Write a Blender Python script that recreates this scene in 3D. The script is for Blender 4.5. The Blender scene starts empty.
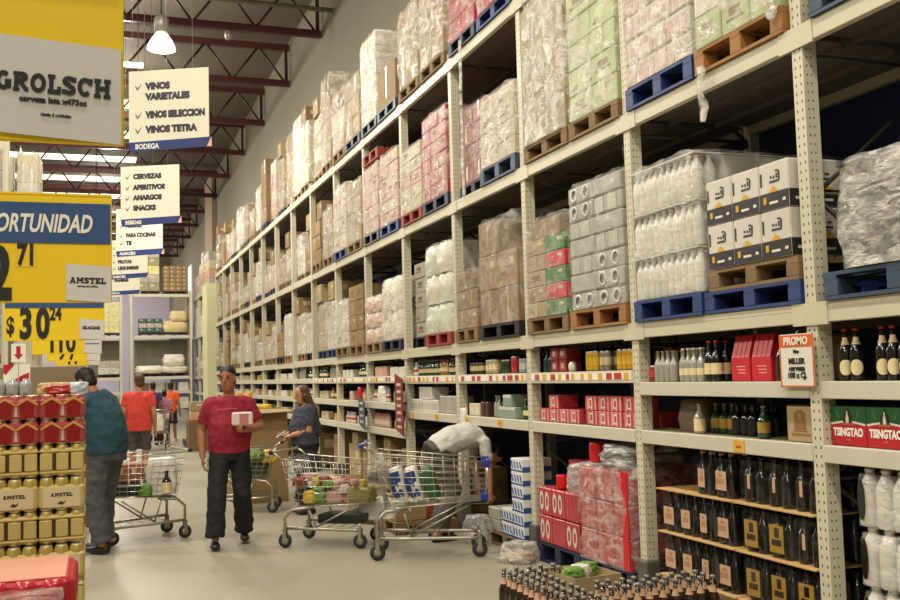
import bpy, math, random
from mathutils import Vector, Matrix, noise
PI = math.pi
SC = bpy.context.scene
COL = SC.collection
rnd = random.Random(7)

# ------------------------------------------------------------------ mesh builder
class MB:
    def __init__(s): s.v = []; s.f = []; s.m = []; s.s = []; s.X = None
    def add(s, vs, fs, m=0, sm=False):
        b = len(s.v)
        s.v += [s.X @ Vector(p) for p in vs] if s.X else [Vector(p) for p in vs]
        for i, f in enumerate(fs):
            s.f.append([b+j for j in f]); s.m.append(m[i] if isinstance(m, list) else m); s.s.append(sm)
        return s
    def box(s, x0, y0, z0, x1, y1, z1, m=0, b=0.0):
        if b <= 0:
            vs = [(x, y, z) for x in (x0, x1) for y in (y0, y1) for z in (z0, z1)]
            return s.add(vs, [(0,1,3,2), (4,6,7,5), (0,4,5,1), (2,3,7,6), (0,2,6,4), (1,5,7,3)], m)
        b = min(b, (x1-x0)*.45, (y1-y0)*.45, (z1-z0)*.45)
        vs = []; idx = {}
        for i, x in enumerate((x0, x1)):
            for j, y in enumerate((y0, y1)):
                for k, z in enumerate((z0, z1)):
                    dx, dy, dz = (b if i == 0 else -b), (b if j == 0 else -b), (b if k == 0 else -b)
                    idx[i,j,k,0] = len(vs); vs.append((x, y+dy, z+dz))
                    idx[i,j,k,1] = len(vs); vs.append((x+dx, y, z+dz))
                    idx[i,j,k,2] = len(vs); vs.append((x+dx, y+dy, z))
        F = []
        for a in (0, 1):
            F.append([idx[a,0,0,0], idx[a,0,1,0], idx[a,1,1,0], idx[a,1,0,0]][::1 if a == 0 else -1])
            F.append([idx[0,a,0,1], idx[1,a,0,1], idx[1,a,1,1], idx[0,a,1,1]][::1 if a == 0 else -1])
            F.append([idx[0,0,a,2], idx[0,1,a,2], idx[1,1,a,2], idx[1,0,a,2]][::1 if a == 0 else -1])
        for i in (0, 1):
            for j in (0, 1):
                F.append([idx[i,j,0,0], idx[i,j,0,1], idx[i,j,1,1], idx[i,j,1,0]])
                F.append([idx[i,0,j,0], idx[i,0,j,2], idx[i,1,j,2], idx[i,1,j,0]])
                F.append([idx[0,i,j,1], idx[0,i,j,2], idx[1,i,j,2], idx[1,i,j,1]])
                for k in (0, 1): F.append([idx[i,j,k,0], idx[i,j,k,1], idx[i,j,k,2]])
        return s.add(vs, F, m)
    def lathe(s, prof, c=(0,0,0), n=12, sm=True, cap=True):
        # prof: list of (r, z, material)
        vs = []; fs = []; ms = []
        for r, z, *_ in prof:
            for i in range(n):
                a = 2*PI*i/n; vs.append((c[0]+r*math.cos(a), c[1]+r*math.sin(a), c[2]+z))
        for k in range(len(prof)-1):
            mm = prof[k][2] if len(prof[k]) > 2 else 0
            for i in range(n):
                j = (i+1) % n; fs.append((k*n+i, k*n+j, (k+1)*n+j, (k+1)*n+i)); ms.append(mm)
        if cap:
            fs.append(tuple(range(n))[::-1]); ms.append(prof[0][2] if len(prof[0]) > 2 else 0)
            fs.append(tuple((len(prof)-1)*n+i for i in range(n))); ms.append(prof[-1][2] if len(prof[-1]) > 2 else 0)
        return s.add(vs, fs, ms, sm)
    def tube(s, pts, r, n=6, m=0):
        pts = [Vector(p) for p in pts]; R = r if isinstance(r, (list, tuple)) else [r]*len(pts)
        return s.sweep(pts, R, R, None, n, m)
    def sweep(s, pts, W, D, lat=None, n=12, m=0, sm=True):
        pts = [Vector(p) for p in pts]; vs = []; fs = []
        prev = None
        for i, p in enumerate(pts):
            t = (pts[min(i+1, len(pts)-1)] - pts[max(i-1, 0)]).normalized()
            l = Vector(lat) if lat is not None else (prev if prev else (Vector((0,0,1)) if abs(t.z) < .9 else Vector((1,0,0))))
            l = l - t*l.dot(t)
            if l.length < 1e-6: l = Vector((0,1,0)) - t*t.y
            l.normalize(); d = t.cross(l); prev = l
            for k in range(n):
                a = 2*PI*k/n; vs.append(p + l*(W[i]*math.cos(a)) + d*(D[i]*math.sin(a)))
        for i in range(len(pts)-1):
            for k in range(n):
                j = (k+1) % n; fs.append((i*n+k, i*n+j, (i+1)*n+j, (i+1)*n+k))
        fs.append(tuple(range(n))[::-1]); fs.append(tuple((len(pts)-1)*n+i for i in range(n)))
        return s.add(vs, fs, m, sm)
    def ball(s, c, r, n=12, h=8, m=0, R=None):
        r = (r, r, r) if not isinstance(r, (tuple, list)) else r
        vs = []; fs = []
        for k in range(1, h):
            b = PI*k/h - PI/2
            for i in range(n):
                a = 2*PI*i/n; q = Vector((r[0]*math.cos(a)*math.cos(b), r[1]*math.sin(a)*math.cos(b), r[2]*math.sin(b)))
                vs.append((R @ q if R else q) + Vector(c))
        for e in (-1, 1):
            q = Vector((0, 0, r[2]*e)); vs.append((R @ q if R else q) + Vector(c))
        B = (h-1)*n
        for k in range(h-2):
            for i in range(n):
                j = (i+1) % n; fs.append((k*n+i, k*n+j, (k+1)*n+j, (k+1)*n+i))
        for i in range(n):
            j = (i+1) % n; fs.append((B, j, i)); fs.append((B+1, (h-2)*n+i, (h-2)*n+j))
        return s.add(vs, fs, m, True)
    def mesh(s, name, mats):
        me = bpy.data.meshes.new(name)
        me.from_pydata([tuple(p) for p in s.v], [], s.f)
        for m in (mats if isinstance(mats, (list, tuple)) else [mats]): me.materials.append(m)
        me.polygons.foreach_set('material_index', s.m); me.polygons.foreach_set('use_smooth', s.s)
        me.update(); return me

def ob(name, me, parent=None, loc=(0,0,0), rot=(0,0,0), scale=None):
    o = bpy.data.objects.new(name, me); COL.objects.link(o)
    if parent: o.parent = parent
    o.location = loc; o.rotation_euler = rot
    if scale: o.scale = scale
    return o
def tag(o, label, cat, group=None, kind=None):
    if label: o['label'] = label
    if cat: o['category'] = cat
    if group: o['group'] = group
    if kind: o['kind'] = kind
    return o
def thing(name, label, cat, loc=(0,0,0), rotz=0, group=None):
    return tag(ob(name, None, None, loc, (0,0,rotz)), label, cat, group)
def structure(name, me, loc=(0,0,0)):
    o = ob(name, me, None, loc); o['kind'] = 'structure'; return o

# ------------------------------------------------------------------ materials
def lin(h):
    if not isinstance(h, str): return tuple(h)
    h = h.lstrip('#'); c = [int(h[i:i+2], 16)/255 for i in (0, 2, 4)]
    return tuple(x/12.92 if x <= .04045 else ((x+.055)/1.055)**2.4 for x in c)
MATS = {}
def pm(name, col, rough=.5, metal=0., var=.12, scale=6., bump=0., objvar=0., spec=.5, emit=0., coat=0., stretch=None):
    """procedural paint / paper / plastic: noise mottling, optional bump and per-object variation"""
    if name in MATS: return MATS[name]
    m = bpy.data.materials.new(name); m.use_nodes = True; nt = m.node_tree; N = nt.nodes; L = nt.links
    b = N['Principled BSDF']; c = lin(col)
    tc = N.new('ShaderNodeTexCoord'); nz = N.new('ShaderNodeTexNoise'); nz.inputs['Scale'].default_value = scale
    nz.inputs['Detail'].default_value = 4
    src = tc.outputs['Object']
    if stretch:
        mp = N.new('ShaderNodeMapping'); mp.inputs['Scale'].default_value = stretch
        L.new(src, mp.inputs['Vector']); src = mp.outputs['Vector']
    L.new(src, nz.inputs['Vector'])
    mix = N.new('ShaderNodeMix'); mix.data_type = 'RGBA'
    mix.inputs['A'].default_value = (*[x*(1-var) for x in c], 1)
    mix.inputs['B'].default_value = (*[min(1, x*(1+var)) for x in c], 1)
    L.new(nz.outputs['Fac'], mix.inputs['Factor'])
    out = mix.outputs['Result']
    if objvar:
        oi = N.new('ShaderNodeObjectInfo'); hsv = N.new('ShaderNodeHueSaturation')
        mr = N.new('ShaderNodeMapRange'); mr.inputs['To Min'].default_value = 1-objvar; mr.inputs['To Max'].default_value = 1+objvar
        L.new(oi.outputs['Random'], mr.inputs['Value']); L.new(mr.outputs['Result'], hsv.inputs['Value'])
        L.new(out, hsv.inputs['Color']); out = hsv.outputs['Color']
    L.new(out, b.inputs['Base Color'])
    b.inputs['Roughness'].default_value = rough; b.inputs['Metallic'].default_value = metal
    b.inputs['Specular IOR Level'].default_value = spec; b.inputs['Coat Weight'].default_value = coat
    if emit:
        L.new(out, b.inputs['Emission Color']); b.inputs['Emission Strength'].default_value = emit
    if bump:
        bp = N.new('ShaderNodeBump'); bp.inputs['Strength'].default_value = bump; bp.inputs['Distance'].default_value = .02
        L.new(nz.outputs['Fac'], bp.inputs['Height']); L.new(bp.outputs['Normal'], b.inputs['Normal'])
    MATS[name] = m; return m

def film_mat(name, tint, dens, rough=.18, scale=5., tr=.97):
    """stretch wrap: clear plastic with milky creases and a crumpled gloss"""
    if name in MATS: return MATS[name]
    m = bpy.data.materials.new(name); m.use_nodes = True; nt = m.node_tree; N = nt.nodes; L = nt.links
    b = N['Principled BSDF']; o = N['Material Output']
    b.inputs['Base Color'].default_value = (*lin(tint), 1); b.inputs['Roughness'].default_value = rough
    b.inputs['Specular IOR Level'].default_value = .8
    tc = N.new('ShaderNodeTexCoord'); mp = N.new('ShaderNodeMapping'); mp.inputs['Scale'].default_value = (1, 1, 1.8)
    mp.inputs['Rotation'].default_value = (.35, .2, .3)
    oi = N.new('ShaderNodeObjectInfo'); ad = N.new('ShaderNodeVectorMath'); ad.operation = 'ADD'
    sc = N.new('ShaderNodeVectorMath'); sc.operation = 'SCALE'; sc.inputs['Scale'].default_value = 37
    cx = N.new('ShaderNodeCombineXYZ'); L.new(oi.outputs['Random'], cx.inputs['X']); L.new(oi.outputs['Random'], cx.inputs['Z'])
    L.new(cx.outputs[0], sc.inputs[0]); L.new(sc.outputs[0], ad.inputs[1]); L.new(tc.outputs['Object'], mp.inputs['Vector']); L.new(mp.outputs[0], ad.inputs[0])
    nz = N.new('ShaderNodeTexNoise'); nz.inputs['Scale'].default_value = scale; nz.inputs['Detail'].default_value = 5; nz.inputs['Distortion'].default_value = 1.2
    L.new(ad.outputs[0], nz.inputs['Vector'])
    n2 = N.new('ShaderNodeTexNoise'); n2.inputs['Scale'].default_value = scale*2.2; n2.inputs['Detail'].default_value = 3; n2.inputs['Distortion'].default_value = 2.2
    L.new(ad.outputs[0], n2.inputs['Vector'])
    mr = N.new('ShaderNodeMapRange'); mr.inputs['From Min'].default_value = .42; mr.inputs['From Max'].default_value = .68
    mr.inputs['To Min'].default_value = dens*.35; mr.inputs['To Max'].default_value = min(.95, dens*1.6)
    L.new(nz.outputs['Fac'], mr.inputs['Value'])
    t = N.new('ShaderNodeBsdfTransparent'); t.inputs['Color'].default_value = (tr, tr, tr, 1)
    bp = N.new('ShaderNodeBump'); bp.inputs['Strength'].default_value = .9; bp.inputs['Distance'].default_value = .03
    L.new(n2.outputs['Fac'], bp.inputs['Height']); L.new(bp.outputs['Normal'], b.inputs['Normal'])
    mx = N.new('ShaderNodeMixShader'); L.new(mr.outputs[0], mx.inputs['Fac']); L.new(t.outputs[0], mx.inputs[1]); L.new(b.outputs[0], mx.inputs[2])
    L.new(mx.outputs[0], o.inputs['Surface'])
    MATS[name] = m; return m

def perforated(name, col, faces):
    """cream painted steel with two columns of punched slots on the aisle face and on the flank of the post"""
    m = pm(name, col, .45, 0, .06, 3.); nt = m.node_tree; N = nt.nodes; L = nt.links; b = N['Principled BSDF']
    tc = N.new('ShaderNodeTexCoord'); sp = N.new('ShaderNodeSeparateXYZ'); L.new(tc.outputs['Object'], sp.inputs[0])
    def mth(op, a, bb=None):
        n = N.new('ShaderNodeMath'); n.operation = op
        for i, q in enumerate((a, bb)):
            if q is None: continue
            if isinstance(q, (int, float)): n.inputs[i].default_value = q
            else: L.new(q, n.inputs[i])
        return n.outputs[0]
    X, Y, Z = sp.outputs
    def holes(co, c1, c2, lo, other, lim, w, h, gt):
        # rows every 5 cm, the two columns offset
        rows = []
        for c, off in ((c1, 0.), (c2, .0)):
            fz = mth('ABSOLUTE', mth('SUBTRACT', mth('FRACT', mth('DIVIDE', mth('ADD', Z, off), .05)), .5))
            inz = mth('LESS_THAN', fz, h/.05/2)
            iny = mth('LESS_THAN', mth('ABSOLUTE', mth('SUBTRACT', co, c)), mth('MULTIPLY', w, .5))
            rows.append(mth('MULTIPLY', inz, iny))
        r = mth('MAXIMUM', *rows)
        return mth('MULTIPLY', r, mth('LESS_THAN', other, lim))
    front = holes(Y, -.024, -.066, 0, X, .002, .010, .017, 0)
    side = holes(X, .026, .055, 0, Y, -.0885, .009, .012, 0)
    k = mth('MAXIMUM', front, side)
    mix = N.new('ShaderNodeMix'); mix.data_type = 'RGBA'; mix.inputs['B'].default_value = (.05, .042, .03, 1)
    old = b.inputs['Base Color'].links[0].from_socket
    L.new(old, mix.inputs['A']); L.new(k, mix.inputs['Factor']); L.new(mix.outputs['Result'], b.inputs['Base Color'])
    return m

CREAM = pm('cream_rack_paint', '#c6c0a6', .42, 0, .06, 3.)
CREAM2 = pm('cream_shelf_paint', '#c9c4b1', .42, 0, .06, 3.)
REAR = pm('shaded_rear_steel', '#8d8870', .5, 0, .1, 3.)  # front cream greyed down: shade at the rear put into the colour
POST = perforated('perforated_cream_post', '#ccc6ae', 1)
DARKSTEEL = pm('dark_steel', '#3a382f', .5, .3, .1)
GUARD = pm('grey_post_guard', '#55564d', .55, 0, .15)
DECKM = pm('deck_board', '#4f473a', .7, 0, .2, 4)
DECKL = pm('shelf_panel', '#8f8566', .6, 0, .1, 4)
KRAFT = pm('kraft_cardboard', '#917650', .75, 0, .1, 5., .05, .14)
KRAFTD = pm('dark_kraft_cardboard', '#735a39', .75, 0, .1, 5., .05, .14)
KRAFTL = pm('pale_kraft_cardboard', '#a28d66', .75, 0, .08, 5., .05, .1)
TAPE = pm('packing_tape', '#b8a077', .25, 0, .05)
WHITECARD = pm('white_card', '#e6e1d2', .6, 0, .05, 5., 0, .06)
INK = pm('black_ink', '#1a1a1c', .5, 0, .05)
DARKP = pm('dark_plastic', '#1c1d20', .4, 0, .2)
BLUEP = pm('blue_pallet_plastic', '#22396e', .5, 0, .15, 5, .05, .1)
NAVYP = pm('navy_pallet_plastic', '#1b2740', .55, 0, .15, 5, .05, .1)
SLATEP = pm('slate_pallet_plastic', '#34475c', .55, 0, .15, 5, .05, .1)
WOODP = pm('pallet_wood', '#806745', .75, 0, .25, 5, .1, .15, stretch=(4, 1, 8))
ORANGEW = pm('orange_pallet_wood', '#9c6f3c', .7, 0, .25, 5, .1, .1, stretch=(4, 1, 8))
REDP = pm('red_pallet_wood', '#93352a', .65, 0, .2, 5, .05, .1)
FILM = film_mat('stretch_film', '#f4f0e4', .36, .14)
FILMW = film_mat('milky_stretch_film', '#f6f2e8', .52, .14)
FILMC = film_mat('clear_stretch_film', '#f0efe8', .22, .12)
FILMK = film_mat('pink_stretch_film', '#f3e2dc', .36, .14)
BAG = film_mat('plastic_bag_film', '#f3f2ee', .7, .3, 2.2)
CHROME = pm('zinc_wire', '#c2bfb2', .3, .85, .08)
CHROMED = pm('zinc_tube', '#a9a595', .35, .8, .1)
RUBBER = pm('black_rubber', '#26262a', .7, 0, .2)

# ------------------------------------------------------------------ text
def text_mesh(s, size, mat, bold=0., align='CENTER', shear=0., sx=1., ext=.0015, space=1.):
    cu = bpy.data.curves.new('lettering', 'FONT'); cu.body = s; cu.size = size; cu.align_x = align; cu.align_y = 'CENTER'
    cu.offset = bold; cu.extrude = ext; cu.shear = shear; cu.space_character = space; cu.resolution_u = 3
    o = bpy.data.objects.new('lettering', cu); COL.objects.link(o)
    dg = bpy.context.evaluated_depsgraph_get(); dg.update()
    me = bpy.data.meshes.new_from_object(o.evaluated_get(dg))
    bpy.data.objects.remove(o); bpy.data.curves.remove(cu)
    if sx != 1.:
        for v in me.vertices: v.co.x *= sx
    me.materials.clear(); me.materials.append(mat); me.name = 'lettering'; return me
FRONT = (PI/2, 0, 0)            # reads for a viewer looking along +Y
AISLE = (PI/2, 0, -PI/2)        # reads for a viewer looking along +X
def text(s, size, mat, parent, loc, rot=FRONT, name='lettering', **k):
    return ob(name, text_mesh(s, size, mat, **k), parent, loc, rot)

# slab-serif display lettering drawn as thick strokes (x right, y up, cap height 1)
T = .24
def arc(cx, cy, rx, ry, a0, a1, n=10):
    return [(cx+rx*math.cos(math.radians(a0+(a1-a0)*i/n)), cy+ry*math.sin(math.radians(a0+(a1-a0)*i/n))) for i in range(n+1)]
h = T/2
SLAB = {
 'G': (.86, [arc(.43, .5, .43-h, .5-h, 50, 325), [(.5, .44), (.86, .44)], [(.74, .44), (.74, .1)]]),
 'R': (.86, [[(.18, 0), (.18, 1)], [(.18, 1-h), (.5, 1-h)] + arc(.5, .74, .2, .14, 90, -90) + [(.18, .6-h)], [(.4, .48), (.72, h), (.86, h)], [(0, h*.8), (.36, h*.8)], [(0, 1-h*.8), (.2, 1-h*.8)]]),
 'O': (.88, [arc(.44, .5, .44-h, .5-h, 0, 360, 18)]),
 'L': (.74, [[(.2, 0), (.2, 1)], [(0, 1-h*.8), (.42, 1-h*.8)], [(0, h), (.74, h)], [(.65, .1), (.65, .4)]]),
 'S': (.76, [arc(.38, .72, .28, .28-h, 25, 270, 10) + arc(.38, .29, .27, .29-h, 90, -155, 10), [(.66, .7), (.66, .95)], [(.1, .06), (.1, .3)]]),
 'C': (.84, [arc(.43, .5, .43-h, .5-h, 45, 315), [(.74, .62), (.74, .95)]]),
 'H': (1.0, [[(.22, 0), (.22, 1)], [(.78, 0), (.78, 1)], [(.2, .5), (.8, .5)]] + [[(x, y), (x+.4, y)] for x in (.02, .58) for y in (h*.8, 1-h*.8)]),
 'A': (.96, [[(.2, 0), (.46, 1)], [(.76, 0), (.5, 1)], [(.25, .3), (.7, .3)], [(0, h*.8), (.36, h*.8)], [(.6, h*.8), (.96, h*.8)], [(.3, 1-h*.8), (.5, 1-h*.8)]]),
 'M': (1.12, [[(.2, 0), (.2, 1)], [(.92, 0), (.92, 1)], [(.24, .95), (.56, .35)], [(.88, .95), (.56, .35)], [(0, h*.8), (.38, h*.8)], [(.74, h*.8), (1.12, h*.8)], [(0, 1-h*.8), (.25, 1-h*.8)], [(.87, 1-h*.8), (1.12, 1-h*.8)]]),
 'T': (.84, [[(.42, 0), (.42, 1)], [(0, 1-h), (.84, 1-h)], [(.09, 1), (.09, .66)], [(.75, 1), (.75, .66)], [(.2, h*.8), (.64, h*.8)]]),
 'E': (.78, [[(.2, 0), (.2, 1)], [(0, 1-h), (.74, 1-h)], [(0, h), (.78, h)], [(.2, .5), (.55, .5)], [(.66, 1), (.66, .68)], [(.69, .02), (.69, .36)]]),
 'I': (.4, [[(.2, 0), (.2, 1)], [(0, h*.8), (.4, h*.8)], [(0, 1-h*.8), (.4, 1-h*.8)]]),
}
def slab(s, height, mat, sx=1., ext=.0012):
    mb = MB(); x = 0; k = 0
    for ch in s:
        w, lines = SLAB[ch]
        for ln in lines:
            k += 1; e = ext*(1+.03*k)
            thin = len(ln) == 2 and abs(ln[0][1]-ln[1][1]) < 1e-6 and ln[0][1] in (h*.8, 1-h*.8)
            hw = (T*.4 if thin else T*.5)
            P = [Vector((p[0], p[1])) for p in ln]; Lf = []; Rt = []
            for i, p in enumerate(P):
                closed = len(P) > 2 and (P[0]-P[-1]).length < 1e-4
                a = P[i-1] if i else (P[-2] if closed else P[0]); b = P[i+1] if i+1 < len(P) else (P[1] if closed else P[-1])
                d = (b-a).normalized(); nn = Vector((-d.y, d.x))*hw
                Lf.append(p+nn); Rt.append(p-nn)
            m = len(P); vs = [((x+q.x*1)*height*sx, (q.y-.5)*height, zz) for zz in (0, e) for q in Lf+Rt]
            fs = []
            for i in range(m-1):
                fs += [(2*m+i, 2*m+i+1, 3*m+i+1, 3*m+i)[::-1], (i, i+1, 2*m+i+1, 2*m+i), (m+i, m+i+1, 3*m+i+1, 3*m+i)]
            fs += [(0, m, 3*m, 2*m), (m-1, 2*m-1, 4*m-1, 3*m-1)]
            mb.add(vs, fs)
        x += w + .09
    for v in mb.v: v.x -= (x-.09)*height*sx/2
    return mb.mesh('lettering', mat)
ORD = ['first', 'second', 'third', 'fourth', 'fifth', 'sixth', 'seventh', 'eighth', 'ninth', 'tenth', 'eleventh', 'twelfth', 'thirteenth', 'fourteenth', 'fifteenth', 'sixteenth']
# ------------------------------------------------------------------ the hall
XF, Y0, D, PW = 3.78, 4.643, 1.953, .09      # rack face, first upright, bay pitch, post width
NB = list(range(-1, 15))                      # rack bays, near to far
yU = lambda n: Y0 + D*n
L5, L4, L3 = 5.24, 3.61, 2.03                 # tops of the pallet beams
def shelves(k): return [1.59, 1.24] if k <= 0 else ([1.68, 1.24] if k <= 3 else [1.69, 1.33, .97])
def bayname(k): return ORD[k+1]

FLOORM = pm('polished_concrete', '#9c9684', .42, 0, .12, .9, 0, 0, .4)
WALLM = pm('beige_wall_plaster', '#86806f', .8, 0, .06, 1.5)
NAVYWALL = pm('navy_wall_panel', '#22305e', .7, 0, .2, 2.)
LAVENDER = pm('pale_lilac_wall', '#cfc9de', .7, 0, .08, .6)
ROOFM = pm('roof_sheet', '#6a6257', .7, .0, .12, 1., 0, 0, .5, 0, 0, (1, 20, 1))
MAROON = pm('maroon_truss_paint', '#4a1a20', .5, 0, .15, 3.)
SKYM = pm('skylight_panel', '#fff4dc', .5, 0, .02, 2., 0, 0, .5, 3.)

structure('floor', MB().box(-16, -8, -.1, 5.6, 80, 0).mesh('floor', FLOORM))
m = MB().box(5.35, -8, 0, 5.6, 80, 5.0, 1); m.box(5.36, -8, 5.0, 5.6, 80, 12, 0)
structure('wall_right', m.mesh('wall_right', [WALLM, NAVYWALL]))
m = MB().box(-16, 79, 8.6, 5.6, 79.3, 12, 0); m.box(-16, 79, 0, 5.6, 79.3, 8.6, 1)
structure('wall_back', m.mesh('wall_back', [WALLM, LAVENDER]))
structure('wall_left', MB().box(-16.3, -8, 0, -16, 80, 12).mesh('wall_left', WALLM))
structure('wall_front', MB().box(-16, -8.3, 0, 5.6, -8, 12).mesh('wall_front', WALLM))
structure('ceiling', MB().box(-16.3, -8.3, 11.55, 5.6, 80, 11.7).mesh('ceiling', ROOFM))
for i, y in enumerate((35.4, 40.0, 44.6, 49.2, 53.8, 58.4, 63, 68)):
    structure('window_%d' % (i+1), MB().box(-14, y+.5, 11.5, 1.7, y+1.5, 11.545).mesh('skylight', SKYM))
tag(ob('roof_pipe', MB().tube([(-8, 22.6, 10.4), (5.3, 22.6, 10.35)], .06, 8).mesh('roof_pipe', pm('grey_pipe', '#8a8578', .5, .3))),
    'thin grey pipe running across under the roof before the nearest truss', 'pipe')
# concrete pilaster on the far wall end, its warm light put into the colour
structure('trim_1', MB().box(5.15, 47.4, 0, 5.349, 50.6, 11.5).mesh('pilaster', pm('warm_lit_pilaster', '#a38c7a', .8, 0, .06)))

structure('window_9', MB().box(5.30, 60, 4.2, 5.349, 63, 8.6).mesh('window_pane', pm('daylit_pane', '#dfe6f6', .4, 0, .02, 1., 0, 0, .5, .6)))
# maroon lattice trusses that span the hall
chord = lambda z: MB().box(-16, -.06, z-.09, 5.33, .06, z+.09)
tb = chord(10.26).mesh('bottom_chord', MAROON); tt = chord(11.32).mesh('top_chord', MAROON)
wb = MB()
x = 5.2; s = 0
while x > -14:
    a, b_ = (x, 10.3), (x-.75, 11.3)
    if s: a, b_ = (x, 11.3), (x-.75, 10.3)
    wb.tube([(a[0], 0, a[1]), (b_[0], 0, b_[1])], .032, 6); x -= .75; s ^= 1
wb.box(5.2, -.04, 10.3, 5.28, .04, 11.3)
wb = wb.mesh('web_bracing', pm('dark_maroon_web', '#2c1416', .5, 0, .15))
TY = [19.5, 24.06, 28.42, 33.05, 37.65, 42.1, 46.7, 51.3, 55.9, 60.5, 65.1, 69.7]
for i, y in enumerate(TY):
    t = thing('roof_truss', 'maroon steel lattice roof truss, ' + ('just out of view above the nearest hanging sign' if i == 0 else '%s from the near end' % ORD[i-1]), 'truss', (0, y, 0), 0, 'roof trusses')
    ob('bottom_chord', tb, t); ob('top_chord', tt, t); ob('web_bracing', wb, t)

# ------------------------------------------------------------------ pallet rack
rack = thing('pallet_rack', 'long cream steel pallet rack of perforated posts and beams along the aisle', 'rack', (XF, 0, 0))
HP = 5.32
pb = MB().box(0, -.09, 0, .075, 0, HP); pb.box(.075, -.09, 0, .095, -.084, HP); pb.box(.075, -.006, 0, .095, 0, HP)
post = pb.mesh('post', POST)
rp = MB().box(0, -.09, 0, .08, 0, HP).mesh('rear_post', REAR)
gd = MB().box(-.025, -.115, 0, .10, .025, .30, 0, .012).mesh('post_guard', GUARD)
br = MB(); z = .25; s = 0
while z < 5.0:
    br.tube([(.08, -.045, z), (1.08, -.045, z)], .014, 5)
    br.tube([(.08, -.045, z if s else z+.78), (1.08, -.045, z+.78 if s else z)], .014, 5); z += .8; s ^= 1
brace = br.mesh('bracing', DARKSTEEL)
for n in range(-1, 16):
    p = ob('post', post, rack, (0, yU(n), 0)); ob('post_guard', gd, p)
    ob('rear_post', rp, rack, (1.08, yU(n), 0)); ob('bracing', brace, rack, (0, yU(n), 0))
def beam_mesh(hh, plates=True):
    w = D-PW; b = MB().box(-.008, 0, -hh, .04, w, 0, 0, .004)
    b.box(-.0095, 0, -hh*.36, -.0075, w, -hh*.30, 0)
    if plates:
        for y in (-PW, w-.10): b.box(-.013, y, -hh-.012, -.0005, y+PW+.10, -.001)
    return b.mesh('beam', CREAM)
beam = beam_mesh(.115); sbeam = MB().box(-.008, 0, -.095, .035, D-PW, 0, 0, .004).mesh('shelf_beam', CREAM2)
rbeam = MB().box(0, 0, -.115, .05, D-PW, 0).mesh('rear_beam', REAR)
dk = MB()
for i in range(9): dk.box(.04, .01+i*.207, -.035, 1.08, .13+i*.207, -.012)
dk.box(.04, 0, -.045, 1.08, D-PW, -.035); dk.box(.35, 0, -.075, .39, D-PW, -.045); dk.box(.75, 0, -.075, .79, D-PW, -.045)
for i in range(9): dk.box(.04, .01+i*.207, -.012, 1.08, .13+i*.207, -.001)
deck = dk.mesh('deck', DECKM)
shelf = MB().box(.035, 0, -.025, 1.06, D-PW, -.001).mesh('shelf_panel', DECKL)
TAGC = [pm('tag_red', '#b5352c', .5), pm('tag_yellow', '#d9a72e', .5), pm('tag_white', '#eee8d8', .5), pm('tag_magenta', '#b04a63', .5)]
for k in NB:
    y = yU(k)
    for z in (L5, L4, L3):
        ob('beam', beam, rack, (0, y, z)); ob('rear_beam', rbeam, rack, (1.06, y, z)); ob('deck', deck, rack, (0, y, z))
    for i, z in enumerate(shelves(k)):
        b = ob('shelf_beam', sbeam, rack, (0, y, z)); ob('shelf_panel', shelf, rack, (0, y, z))
        if k >= 1 and i == 0 and k <= 6:
            st = MB(); st.box(-.0115, .02, -.07, -.0085, 1.84, -.012, 2); yy = .05
            while yy < 1.78:
                w = rnd.uniform(.05, .13); c = rnd.choice([0, 1, 0, 3, 1])
                if rnd.random() < .75: st.box(-.0135, yy, -.066, -.0118, min(yy+w, 1.83), -.016, c)
                yy += w + rnd.uniform(.03, .12)
            ob('price_strip', st.mesh('price_strip', TAGC), b)
        elif k in (2, 3, 0) and i == 1:
            st = MB()
            for yy in ((.62, 1.55) if k != 0 else (.62,)): st.box(-.0125, yy, -.085, -.0085, yy+.11, -.012, 1); st.box(-.0132, yy+.03, -.06, -.0125, yy+.08, -.045, 0)
            ob('price_tag', st.mesh('price_tag', TAGC), b)

# ------------------------------------------------------------------ pallets
def pallet_parts(w=.92, d=1.0, hh=.14):
    dkm = MB()
    for i in range(7): dkm.box(i*(d-.1)/6, 0, hh-.02, i*(d-.1)/6+.1, w, hh)
    for j in range(3): dkm.box(0, j*(w-.1)/2, hh-.04, d, j*(w-.1)/2+.1, hh-.02)
    blk = MB().box(0, 0, .02, .12, .11, hh-.04, 0, .004)
    run = MB().box(0, 0, 0, .11, w, .02)
    return dkm, blk, run
PM = {}
def pallet(x, y, z, mat, colour, label, group, w=.92, d=1.0, hh=.14, parts=False):
    key = (mat.name, round(w, 2), round(d, 2), round(hh, 2), parts)
    if key not in PM:
        a, b, c = pallet_parts(w, d, hh)
        if parts: PM[key] = (a.mesh('deck', mat), b.mesh('block', mat), c.mesh('runner', mat))
        else:
            for i in range(3):
                for j in range(3):
                    a.box(i*(d-.12)/2, j*(w-.11)/2, .02, i*(d-.12)/2+.12, j*(w-.11)/2+.11, hh-.04)
                a.box(i*(d-.12)/2, 0, 0, i*(d-.12)/2+.11, w, .02)
            PM[key] = (a.mesh('pallet', mat),)
    if not parts:
        return tag(ob('pallet', PM[key][0], None, (x, y, z)), label, 'pallet', group)
    t = thing('pallet', label, 'pallet', (x, y, z), 0, group)
    a, b, c = PM[key]; ob('deck', a, t)
    for i in range(3):
        ob('runner', c, t, (i*(d-.12)/2, 0, 0))
        for j in range(3): ob('block', b, t, (i*(d-.12)/2, j*(w-.11)/2, 0))
    return t

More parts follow.
